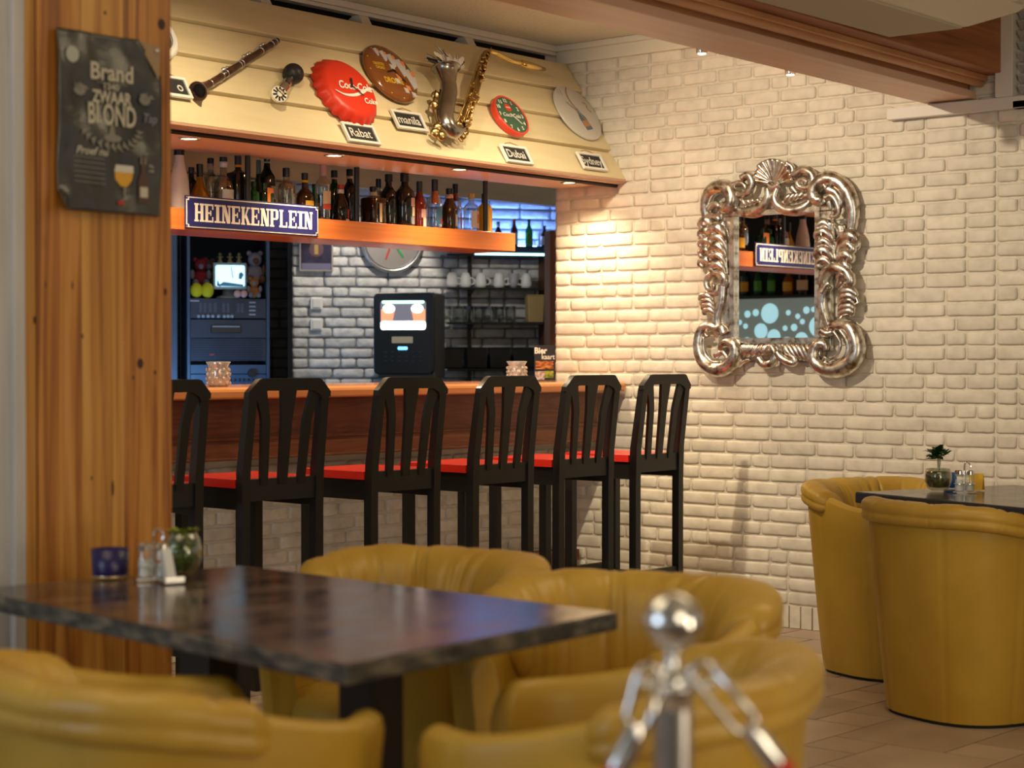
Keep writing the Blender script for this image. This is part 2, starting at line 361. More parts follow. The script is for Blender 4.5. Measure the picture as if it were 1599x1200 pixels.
# ceiling trims along the wall and along the bar
CY = R(2.4)
tb = MB().box(XW-.035, XW-.004, 3.9, 6.12, 2.738, 2.828).box(XW-.06, XW-.004, 3.9, 6.12, 2.80, 2.830)
struct('trim_2', tb, m_creamtrim, bevel=.003)
A_ = Vector((math.cos(CY), math.sin(CY), 0)); O_ = Vector((XW, 5.708, 2.127)); N_ = Vector((math.sin(CY)*.859, -math.cos(CY)*.859, .511)); S_ = N_.cross(A_)
def onc(px, py, h=0):
    d = ray(px, py); t = ((O_+N_*h-EYE).dot(N_))/d.dot(N_); P = EYE+d*t-O_; return (P.dot(A_), P.dot(S_))
tb2 = MB(); T = Matrix.Translation((XW, 6.12, 0)) @ Matrix.Rotation(CY, 4, 'Z')
tb2.box(-4.2, 0, -.0, .05, 2.785, 2.83, T).box(-4.2, 0, -.02, .0, 2.80, 2.83, T)
struct('trim_3', tb2, m_whitetrim, bevel=.003)

# ---------------------------------------------------------------- bar hood with cream boards
hood = thing('bar_hood', 'slanted cream boarded hood above the bar with orange wooden underside', 'bar hood', O_, basis=(A_, S_, N_))
for k, (s0, s1) in enumerate(((0, .178), (.178, .35), (.35, .53), (.53, .722))):
    b = MB(); top = .0 if k < 3 else 0
    b.prism([(s0, -.02), (s0, .013), (s0+.006, .014), (s1-.012, -.000), (s1-.006, -.004), (s1, -.02)], 0, 3.6, Matrix(((0, 0, -1, .0), (1, 0, 0, 0), (0, 1, 0, 0), (0, 0, 0, 1))))
    b.build('board', m_cream, hood, bevel=.0015, fixn=True)
# underside and its lip
ub = MB(); f0 = Vector((XW, 5.712)); f1 = f0-Vector((A_.x, A_.y))*3.6; b0 = Vector((XW, 6.115)); b1 = Vector((f1.x, 6.19))
v = [(f1.x, f1.y), (f0.x, f0.y), (b0.x, b0.y), (b1.x, b1.y)]
ub.prism(v, 2.112, 2.130)
u = ub.build('underside', m_soffit); u.parent = hood; u.matrix_parent_inverse = hood.matrix_world.inverted()
lb = MB().box(-3.6, 0, -.012, .008, -.004, .011)
lb.build('lip', M('pinkish_lip_wood', (.52, .30, .20), .35), hood, T=None, bevel=.001)  # one even pinkish wood tone
bb = MB().box(-3.6, 0, 0, .70, -.06, -.045); bb.build('inner_lining', m_blackm, hood)
for px in (425, 578, 745):
    a, s = onc(px, 560-516+.0 if False else (8 if px == 425 else 32 if px == 578 else 72), -.0)
    b = MB().box(a-.03, a+.03, .66, .80, -.10, -.022); b.build('rafter_end', m_creamtrim, hood)
# black panel standing in for the shade in the gap above the hood
vb = MB(); vb.box(-4.1, 0, .10, .14, 2.5, 2.83, T)
struct('hood_gap_shade', vb, m_blackm)

# downlights in the underside
DLS = [(4.764, 5.808), (5.566, 5.827), (6.346, 5.821), (7.173, 5.853)]
wh = ('leftmost, beside the wooden column', 'second from the left', 'third from the left, left of the Dubai chalkboard', 'rightmost, under the Sydney chalkboard')
for (x, y), e, wtx in zip(DLS, (24, 24, 24, 30), wh):
    d = thing('downlight', 'small recessed downlight in the hood underside, '+wtx, 'light', (x, y, 2.112), 0, 'downlights under the bar hood')
    MB().torus((0, 0, 0), .040, .006).build('ring', m_steel, d, smooth='all')
    MB().lathe([(.038, -.001), (.0, -.001)], 24).build('bulb', M('lit_bulb', (1, .9, .7), .5, emis=(1, .82, .52), es=9), d)
    lamp('downlight_spot', 'SPOT', (x, y, 2.10), e, (1, .78, .48), (x, y+.10, 0), .02, 135, .8)

# ---------------------------------------------------------------- right ceiling beam, corbel, post, air unit
BY = R(3.0)
T = Matrix.Translation((XW, 4.047, 0)) @ Matrix.Rotation(BY, 4, 'Z')
beam = thing('ceiling_beam', 'long reddish wooden ceiling beam running from upper left to the brick wall', 'beam')
MB().box(-4.1, -.01, -.235, 0, 2.36, 2.395, T).build('lower_board', m_beamlow, beam, bevel=.003)
MB().box(-4.1, -.03, -.205, -.02, 2.395, 2.43, T).box(-4.1, -.03, -.295, -.20, 2.43, 2.455, T).tube([T @ Vector((-4.1, -.262, 2.424)), T @ Vector((-.03, -.262, 2.424))], .018).build('moulding', MN('mid_beam_wood', [(.2, (.42, .18, .07)), (.6, (.62, .31, .15)), (.85, (.70, .40, .22))], (.8, 14, 14), 1.6, 6, .45, dist=.8), beam, bevel=.004)
MB().box(-4.1, -.0, -.37, -.05, 2.455, 2.83, T).build('upper_plank', m_beam, beam, bevel=.004)
cb = MB().box(XW-.05, XW-.008, 3.55, 4.22, 2.30, 2.352)
struct('trim_4', cb, m_whitetrim, bevel=.004)
struct('trim_5', MB().box(XW-.055, XW-.006, 3.62, 3.70, 2.352, 2.83), m_whitetrim, bevel=.003)
lv = MB()
lv.box(XW-.05, XW-.006, 3.0, 3.62, 2.30, 2.33)
for k in range(11):
    z = 2.36+k*.045; lv.add([(XW-.012, 3.02, z), (XW-.012, 3.60, z), (XW-.05, 3.60, z+.03), (XW-.05, 3.02, z+.03), (XW-.012, 3.02, z+.006), (XW-.012, 3.60, z+.006), (XW-.05, 3.60, z+.036), (XW-.05, 3.02, z+.036)], [(0,3,2,1),(4,5,6,7),(0,1,5,4),(1,2,6,5),(2,3,7,6),(3,0,4,7)])
tag(lv.build('louvre_panel', m_greyboard), 'grey louvred panel on the brick wall right of the white post', 'vent')
for k, (px, py) in enumerate(((1096, 84), (1234, 117))):
    p = ony(px, py, 4.13); d = thing('beam_spotlight', 'tiny bright spotlight behind the lower edge of the wooden beam, '+('left', 'right')[k]+' of two', 'spotlight', p, 0, 'spotlights behind the beam')
    MB().lathe([(0, -.0), (.020, 0), (.022, .01), (.022, .06), (.010, .075), (0, .075)], 18).build('housing', m_chrome, d, smooth=True); MB().lathe([(0, -.002), (.015, -.002), (.015, .001)], 18).build('bulb', M('lit_bulb', (1, .9, .7), .5), d)
    MB().box(-.008, .008, -.18, 0, .05, .06).build('arm', m_chrome, d)
# air unit
ac = thing('air_unit', 'cream ceiling air unit with fine grille beside the wooden beam', 'air conditioner', (6.25, 3.57, 2.45), R(1.5))
prof = [(-.002, .0), (-.33, .0), (-.52, .03), (-.66, .10), (-.72, .20), (-.72, .36), (-.002, .36)]
Tx = Matrix(((0, 0, -1, 0), (1, 0, 0, 0), (0, 1, 0, 0), (0, 0, 0, 1)))
MB().prism(prof, 0, 2.3, Tx).build('housing', MN('cream_plastic', [(.3, (.62, .57, .44)), (.7, (.68, .63, .50))], nscale=2, rough=.45), ac, bevel=.01, fixn=True)
gb = MB()
for k in range(46):
    y = -.31+k*.0064; gb.box(-2.28, -.02, y, y+.0034, -.006, .001)
gb.build('grille', M('grille_cream', (.56, .51, .38), .6), ac)
text('rating_plate', '', .02, m_grey, ac, TR(0, 0, 0)) if False else MB().box(-.13, -.05, -.585, -.545, .046, .056).build('badge', M('badge_grey', (.45, .42, .34), .5), ac, T=None)

# ---------------------------------------------------------------- wooden column, grey post
colm = thing('wooden_column', 'wide varnished knotty pine column carrying the beer poster', 'column', (2.62, 3.8, 0))
MB().box(.0, .032, .0, .2, 0, 2.83).build('edge_board', m_pine2, colm, bevel=.002)
MB().box(.032, .036, .012, .2, 0, 2.83).build('groove', M('groove_dark', (.03, .012, .006), .8), colm)
for k, (a, b, mm) in enumerate(((.036, .164, m_pine), (.1645, .290, m_pine2), (.2905, .439, m_pine))):
    o = MB().box(a, b, 0, .2, 0, 2.83).build('board', mm, colm, bevel=.0008)
m_knot = M('dark_knot', (.05, .022, .012), .6)
for px, py, rx_, rz_k in ((71, 445, .0022, .009), (113, 446, .0026, .010), (219, 568, .010, .013), (242, 582, .004, .006), (208, 590, .0025, .006), (143, 747, .003, .005), (176, 763, .004, .020), (258, 456, .005, .010), (129, 525, .0025, .006), (164, 20, .004, .005), (252, 38, .012, .014), (54, 500, .004, .010)):
    c_ = ony(px, py, 3.8); c_ -= colm.location
    MB().lathe([(1, 0), (0, .0004)], 18, Matrix.Translation((c_.x, -.0002, c_.z)) @ Matrix.Rotation(PI/2, 4, 'X') @ Matrix.Diagonal((rx_, rz_k, 1, 1))).build('knot', m_knot, colm)
gp = thing('grey_post', 'narrow grey painted wooden post left of the pine column', 'post', (2.595, 3.79, 0))
MB().box(-.45, -.008, .02, .2, 0, 2.83).build('panel', m_greyboard, gp, bevel=.003)
MB().box(-.010, .022, 0, .2, 0, 2.83).build('edge_strip', m_greyboard, gp, bevel=.003)

# poster
po = thing('beer_poster', 'creased black poster reading Brand Zwaar Blond on the pine column', 'poster', (2.703, 3.796, 1.607), 0)
nx_, nz_ = 48, 64; vs = []; PW, PH = .313, .435
rnd = random.Random(2); ph = [rnd.random()*6 for _ in range(8)]
def crease(u, v):
    return .0085*(math.sin(5*u+3*v+ph[0])+.7*math.sin(11*u-7*v+ph[1])+.5*math.sin(3*u+16*v+ph[2])+.35*math.sin(23*u+9*v+ph[3]))
def pheight(u, v):
    c = crease(u, v)*.6; e = .010*max(0, .10-u)/.10*max(0, .12-v)/.12*4
    return -.012-c*.8-e
for i in range(nz_+1):
    for j in range(nx_+1):
        u, v_ = j/nx_, i/nz_; vs.append((u*PW, pheight(u, v_), v_*PH))
W_ = nx_+1; fs = []
for i in range(nz_):
    for j in range(nx_):
        u, v_ = (j+.5)/nx_, (i+.5)/nz_
        if (1-u)*PW/.072+(1-v_)*PH/.085 < 1: continue
        fs.append((i*W_+j, i*W_+j+1, (i+1)*W_+j+1, (i+1)*W_+j))
pm = MB().add(vs, fs); ps = pm.build('sheet', MN('black_poster_print', [(.3, (.020, .020, .021)), (.7, (.055, .054, .052))], nscale=6, rough=.26, spec=.9, bump=.3, bdist=.03), po, smooth='all')
sd = ps.modifiers.new('thick', 'SOLIDIFY'); sd.thickness = .0006
MB().add([(PW-.075, -.013, PH-.002), (PW-.006, -.017, PH-.010), (PW-.010, -.014, PH-.092)], [(0, 2, 1)]).build('folded_corner', M('kraft_back', (.34, .23, .12), .7), po)
MB().ball((PW-.018, -.019, PH-.022), .006, sc=(1, .4, 1)).build('pin', m_steel, po, smooth='all')
def ppt(u, v, s, size, off=.0, sx=1, mat=None, rot=0, shear=0, nm='lettering'):
    return text(nm, s, size, mat or M('poster_cream', (.50, .47, .38), .6), po, TR(u*PW, pheight(u, v)-.0045, v*PH, PI/2, 0, 0) @ Matrix.Rotation(rot, 4, 'Z'), .0004, off, sx, shear)
ppt(.51, .785, 'Brand', .058, .0014, .95)
ppt(.50, .708, '1340', .022, .0004, 1.1)
ppt(.51, .645, 'ZWAAR', .042, .0013, .76)
ppt(.51, .545, 'BLOND', .072, .0014, .60)
ppt(.30, .335, 'Proef nu', .027, .0004, 1.0, shear=.3)
ppt(.885, .555, 'Tap', .032, 0, .9, M('poster_handwriting', (.26, .27, .33), .6), shear=.2)
ppt(.89, .27, 'No\nouk', .011, 0)
pc = M('poster_cream', (.50, .47, .38), .6); pg = M('poster_grey', (.22, .21, .18), .6)
def flatshape(polys, mat, name, d=-.0045, split=False):
    if split:
        for q_ in polys: flatshape([q_], mat, name, d)
        return
    b = MB()
    for poly in polys:
        cu = sum(p[0] for p in poly)/len(poly); cv = sum(p[1] for p in poly)/len(poly)
        y = pheight(cu, cv)+d
        b.prism([(p[0]*PW, p[1]*PH) for p in poly], -.0003, .0003, Matrix(((1, 0, 0, 0), (0, 0, -1, y), (0, 1, 0, 0), (0, 0, 0, 1))))
    return b.build(name, mat, po)
def ell(cu, cv, ru, rv, n=16, a0=0, a1=2*PI): return [(cu+ru*math.cos(a0+(a1-a0)*k/n), cv+rv*math.sin(a0+(a1-a0)*k/n)) for k in range(n)]
leaf = []
for (cu, cv, r) in ((.20, .67, 1), (.83, .66, -1)):
    for k in range(5):
        a = R(60+k*24)*r+(0 if r > 0 else PI); leaf.append([(cu, cv), (cu-r*.07*math.cos(a-.4), cv+.045*abs(math.sin(a))), (cu-r*.11*math.cos(a), cv+.05*math.sin(a)*r*(1 if r > 0 else -1)*.6)])
    leaf.append(ell(cu, cv, .055, .03))
for k in range(12):
    a = R(200+k*13); leaf.append([(.5+.30*math.cos(a), .50+.13*math.sin(a)), (.5+.26*math.cos(a+.12), .50+.10*math.sin(a+.12)), (.5+.34*math.cos(a+.2), .50+.16*math.sin(a+.16))])
leaf.append(ell(.50, .42, .085, .022)); leaf.append([(.47, .44), (.53, .44), (.51, .50), (.49, .50)])
flatshape(leaf[:6], pg, 'left_wing'); flatshape(leaf[6:12], pg, 'right_wing'); flatshape(leaf[12:24], pg, 'wreath'); flatshape(leaf[24:], pg, 'crest')
flatshape([ell(.12, .86, .06, .045)], M('poster_badge', (.40, .42, .38), .5), 'round_badge')
flatshape([[(.36, .727), (.66, .727), (.66, .731), (.36, .731)], [(.42, .716), (.60, .716), (.60, .720), (.42, .720)]]+[[(.13, .30-k*.028), (.42, .295-k*.028), (.42, .299-k*.028), (.13, .304-k*.028)] for k in range(6)], pg, 'small_print', split=True)
flatshape([[(.535, .235), (.72, .235), (.72, .275), (.53, .275)]], M('poster_foam', (.62, .60, .52), .5), 'foam')
flatshape([[(.535, .235), (.72, .235), (.705, .19), (.66, .155), (.60, .155), (.55, .19)]], M('poster_beer', (.66, .34, .03), .45), 'beer_glass')
flatshape([[(.62, .155), (.64, .155), (.637, .09), (.67, .075), (.59, .075), (.623, .09)]], pg, 'glass_stem')
flatshape([[(.76, .07), (.86, .07), (.86, .19), (.83, .25), (.83, .34), (.79, .34), (.79, .25), (.76, .19)]], M('poster_bottle', (.09, .05, .04), .4), 'printed_bottle')
flatshape([[(.775, .10), (.85, .10), (.85, .16), (.775, .16)], [(.785, .29), (.835, .29), (.835, .33), (.785, .33)]], pc, 'printed_label', -.0055)
flatshape([[(.55, .05), (.62, .05), (.60, .075), (.56, .07)]], M('poster_red', (.45, .03, .03), .5), 'printed_red_mark')

# ---------------------------------------------------------------- bar counter
bar = thing('bar_counter', 'long bar with orange wooden top, dark oak apron and brick front', 'bar', (4.2, 5.687, 0))
bx = lambda a: a-4.2
by = lambda a: a-5.687
pts = [(0, 1.09), (0, 1.127), (.65, 1.135), (.65, 1.09)]
tp = MB(); L = XW-.022-4.2
tp.prism([(.008, 1.088), (0, 1.094), (-.001, 1.118), (.004, 1.130), (.020, 1.136), (.66, 1.136), (.66, 1.088)], 0, L, Matrix(((0, 0, 1, 0), (1, 0, 0, 0), (0, 1, 0, 0), (0, 0, 0, 1))))
tp.build('worktop', m_counter, bar, bevel=.004, fixn=True)
MB().box(0, bx(7.30), by(5.78), by(5.80), .93, 1.088).build('apron', m_apron, bar)
MB().box(0, bx(7.30), by(5.775), by(5.80), .85, .925).build('lower_apron', m_apron, bar, bevel=.003)
MB().box(0, bx(7.30), by(5.768), by(5.80), .921, .934).box(0, bx(7.30), by(5.768), by(5.80), .842, .853).build('moulding', m_apron, bar, bevel=.003)
MB().box(0, bx(7.30), by(5.80), by(6.10), .845, .865).box(bx(7.28), bx(7.30), by(5.80), by(6.10), .85, 1.088).build('soffit', m_apron, bar)
fb = MB().box(0, L, by(6.10), by(6.22), 0, 1.088); fb.build('front_wall', m_mortarbar, bar)
o = bricks(L, .74, seed=21, u0=0, rough=.005); o.v = [(x, y+by(6.10), z+.112) for x, y, z in o.v]; o.build('brick_front', m_brickbar, bar, smooth='all')
sb = MB(); k = 0
while k < L-.07: sb.box(k, k+.054, by(6.09), by(6.10)+.002, .006, .104); k += .063
sb.build('soldier_course', m_brickbar, bar, bevel=.003)
tag(MB().box(5.9, XW-.03, 5.97, 6.085, .235, .29).box(5.92, XW-.035, 6.0, 6.08, .004, .235).build('foot_ledge', m_apron, bevel=.004), 'brown wooden foot ledge along the base of the brick bar front', 'ledge')

# ---------------------------------------------------------------- hanging bottle shelf
sh = thing('hanging_shelf', 'orange wooden shelf of bottles hanging above the bar', 'shelf', (4.1, 6.066, 1.775), 0)
SL = 7.015-4.1
MB().box(0, SL, 0, .018, 0, .088).box(0, SL, .018, .30, .070, .087).box(SL-.018, SL, .018, .30, 0, .07).box(0, SL, .285, .30, 0, .07).box(0, SL, .018, .285, 0, .012).build('board', m_shelf, sh, bevel=.002)
for px, in ((387,), (557,), (758,)):
    X = ony(px, 300, 6.10).x-4.1
    b = MB().tube([(X, .034, .08), (X, .034, .334)], .0125, 12); b.build('hanging_rod', m_black, sh, smooth=True)
# enamel street sign
sg = thing('street_sign', 'navy enamel street sign reading HEINEKENPLEIN on the bottle shelf front', 'sign', (4.945, 6.048, 1.781))
SWd, SHt = .742, .135
def octo(w, h, c, m): return [(m+c, m), (w-m-c, m), (w-m-c, m+c), (w-m, m+c), (w-m, h-m-c), (w-m-c, h-m-c), (w-m-c, h-m), (m+c, h-m), (m+c, h-m-c), (m, h-m-c), (m, m+c), (m+c, m+c)]
Ty = Matrix(((1, 0, 0, 0), (0, 0, 1, 0), (0, 1, 0, 0), (0, 0, 0, 1)))
MB().prism([(0, 0), (SWd, 0), (SWd, SHt), (0, SHt)], .006, .010, Ty).build('plate', m_navy, sg, bevel=.002, fixn=True)
MB().prism(octo(SWd, SHt, .010, .005), .004, .0062, Ty).build('white_border', m_enamel, sg, fixn=True)
MB().prism(octo(SWd, SHt, .010, .0098), .002, .0042, Ty).build('blue_field', m_navy, sg, fixn=True)
def slab(ch, w, h):
    st = w*.27; sr = h*.10; q = []
    def bx_(x0, x1, y0, y1): q.append([(x0, y0), (x1, y0), (x1, y1), (x0, y1)])
    def foot(x0, x1): bx_(x0, x1, 0, sr); bx_(x0, x1, h-sr, h)
    if ch == 'H':
        bx_(w*.08, w*.08+st, 0, h); bx_(w*.92-st, w*.92, 0, h); bx_(w*.3, w*.7, h*.45, h*.56); foot(0, w*.44); foot(w*.56, w)
    if ch == 'E':
        bx_(w*.10, w*.10+st, 0, h); bx_(0, w*.92, 0, sr); bx_(0, w*.92, h-sr, h); bx_(w*.3, w*.7, h*.46, h*.55)
        bx_(w*.80, w*.92, 0, h*.30); bx_(w*.80, w*.92, h*.70, h); bx_(w*.60, w*.70, h*.36, h*.65)
    if ch == 'I': bx_(w*.18, w*.18+st*1.15, 0, h); foot(0, w*.68)
    if ch == 'N':
        bx_(w*.10, w*.10+st*.62, 0, h); bx_(w*.92-st*.62, w*.92, 0, h); q.append([(w*.10, h), (w*.10+st*1.2, h), (w*.92, 0), (w*.92-st*1.2, 0)])
        bx_(0, w*.40, 0, sr); bx_(0, w*.3, h-sr, h); bx_(w*.64, w, h-sr, h)
    if ch == 'K':
        bx_(w*.08, w*.08+st, 0, h); foot(0, w*.42); q.append([(w*.33, h*.40), (w*.46, h*.36), (w*.86, h), (w*.70, h)]); q.append([(w*.40, h*.50), (w*.56, h*.62), (w*.98, 0), (w*.70, 0)]); bx_(w*.62, w, 0, sr); bx_(w*.60, w*.95, h-sr, h)
    if ch == 'P':
        bx_(w*.10, w*.10+st, 0, h); bx_(0, w*.48, 0, sr); bx_(0, w*.74, h-sr, h); bx_(w*.3, w*.74, h*.40, h*.40+sr); q.append([(w*.66, h), (w*.80, h), (w*.95, h*.88), (w*.95, h*.52), (w*.80, h*.40), (w*.66, h*.40)])
    if ch == 'L': bx_(w*.10, w*.10+st, 0, h); bx_(0, w*.46, h-sr, h); bx_(0, w*.9, 0, sr); bx_(w*.78, w*.9, 0, h*.32)
    return q
word = 'HEINEKENPLEIN'; x = .045; LH = .075
tot = sum(.68 if c == 'I' else 1 for c in word)+.06*12; cw = (SWd-.085)/tot
lt = MB()
for c in word:
    for iq, q in enumerate(slab(c, cw, LH)): lt.prism([(x+a, .030+b) for a, b in q], .0008-.00006*iq, .0028, Ty)
    x += cw*((.68 if c == 'I' else 1)+.06)
lt.build('lettering', m_enamel, sg, fixn=True)
for (a, b) in ((.007, .007), (SWd-.007, .007), (.007, SHt-.007), (SWd-.007, SHt-.007)):
    MB().ball((a, .004, b), .0035, 8, 6).build('screw', m_steel, sg)

# ---------------------------------------------------------------- bottles
PROF = {
 'wine': [(.0, 0), (.96, 0), (1, .02), (1, .60), (.93, .66), (.62, .72), (.40, .78), (.36, .84), (.36, .97), (.40, .98), (.40, 1)],
 'spirit': [(.0, 0), (.96, 0), (1, .02), (1, .58), (.97, .64), (.80, .70), (.46, .75), (.38, .79), (.38, 1)],
 'slope': [(.0, 0), (.9, 0), (1, .03), (1, .35), (.92, .45), (.62, .62), (.40, .76), (.34, .82), (.34, 1)],
 'round': [(.0, 0), (.8, 0), (.98, .04), (1, .16), (1, .46), (.90, .56), (.60, .63), (.36, .68), (.34, 1)],
 'decanter': [(.0, 0), (.92, 0), (1, .03), (.98, .10), (.80, .26), (.48, .46), (.26, .62), (.20, .70), (.20, 1)],
 'square': [(.0, 0), (.98, 0), (1, .02), (1, .66), (.96, .70), (.45, .74), (.34, .77), (.34, 1)],
 'vase': [(.0, 0), (.92, 0), (1, .03), (.98, .30), (.86, .50), (.62, .68), (.46, .80), (.44, .86), (.44, 1)],
 'beer': [(.0, 0), (.96, 0), (1, .02), (1, .55), (.90, .63), (.56, .72), (.42, .80), (.38, .95), (.42, .96), (.42, 1)],
 'long': [(.0, 0), (.96, 0), (1, .02), (1, .50), (.86, .60), (.56, .70), (.44, .78), (.40, .90), (.40, 1)]}
def bottle(label, loc, h, r, kind, glass, cap, caph=.14, labels=(), band=None, rz=0, group='bottles on the hanging shelf', grp=True, cat='bottle'):
    t = thing('bottle', label, cat, loc, rz, group if grp else None)
    P = PROF[kind]; fx = None
    if kind == 'square':
        def fx(rr, z, a):
            k = min(1, max(0, (rr/r-.5)*2)); sq = 1/max(abs(math.cos(a)), abs(math.sin(a))); return rr*(1+(min(sq, 1.30)-1)*k*.9)
    body = [(a*r, b*h) for a, b in P]
    MB().lathe(body, 40 if fx else 24, fx=fx).build('body', glass, t, smooth=True)
    nr = P[-1][0]*r
    if cap: MB().lathe([(0, h*(1-caph)), (nr*1.14, h*(1-caph)), (nr*1.14, h*1.001), (nr*1.0, h*1.008), (0, h*1.008)], 18).build('cap', cap, t, smooth=True)
    if band:
        bm, b0, b1 = band
        rr = [(nr*1.16, b0*h), (nr*1.16, b1*h)]; MB().lathe(rr, 18).build('neck_band', bm, t, smooth='all')
    for (z0, z1, mt, wdt, aoff) in labels:
        def rad(zf):
            for (a, b), (c, d) in zip(P, P[1:]):
                if b <= zf <= d and d > b: return a+(c-a)*(zf-b)/(d-b)
            return 1
        if fx:
            MB().box(-r*wdt, r*wdt, -r*1.02, -r*.98, z0*h, z1*h, Matrix.Rotation(aoff, 4, 'Z')).build('label', mt, t)
        else:
            n = 6; pr = [(rad(z0+(z1-z0)*i/n)*r*1.015+.0003, (z0+(z1-z0)*i/n)*h) for i in range(n+1)]
            MB().lathe(pr, 14, a0=-PI/2-wdt+aoff, a1=-PI/2+wdt+aoff, cap=False).build('label', mt, t, smooth='all')
    return t
def C(n, c, r=.5): return M('col_'+n, c, r)
c_black = C('cap_black', (.012, .012, .013), .35); c_navy = C('cap_navy', (.015, .018, .035), .3); c_gold = C('cap_gold', (.55, .36, .10), .35); c_red = C('cap_red', (.50, .03, .02), .4)
c_orange = C('orange_foil', (.80, .13, .02), .35); c_pink = C('pink_foil', (.55, .33, .30), .4); c_white = C('label_white', (.68, .66, .62), .6); c_cream = C('label_cream', (.62, .50, .32), .6)
c_yel = C('label_yellow', (.75, .42, .02), .5); c_blue = C('label_blue', (.05, .16, .28), .5); c_lred = C('label_red', (.60, .06, .03), .5); c_grn = C('label_green', (.08, .35, .04), .5)
c_silver = C('foil_silver', (.55, .52, .50), .3); c_dgreen = C('cap_green', (.01, .04, .02), .4); c_lor = C('label_orange', (.80, .24, .03), .5); c_grey = C('label_grey', (.30, .31, .34), .5)
m_ceram = M('matte_white_bottle', (.62, .55, .53), .38, coat=.15)
m_redgl = M('dark_red_glass', (.14, .012, .006), .1, coat=.3); m_yliq = M('yellow_liqueur', (.85, .48, .015), .12, coat=.3)
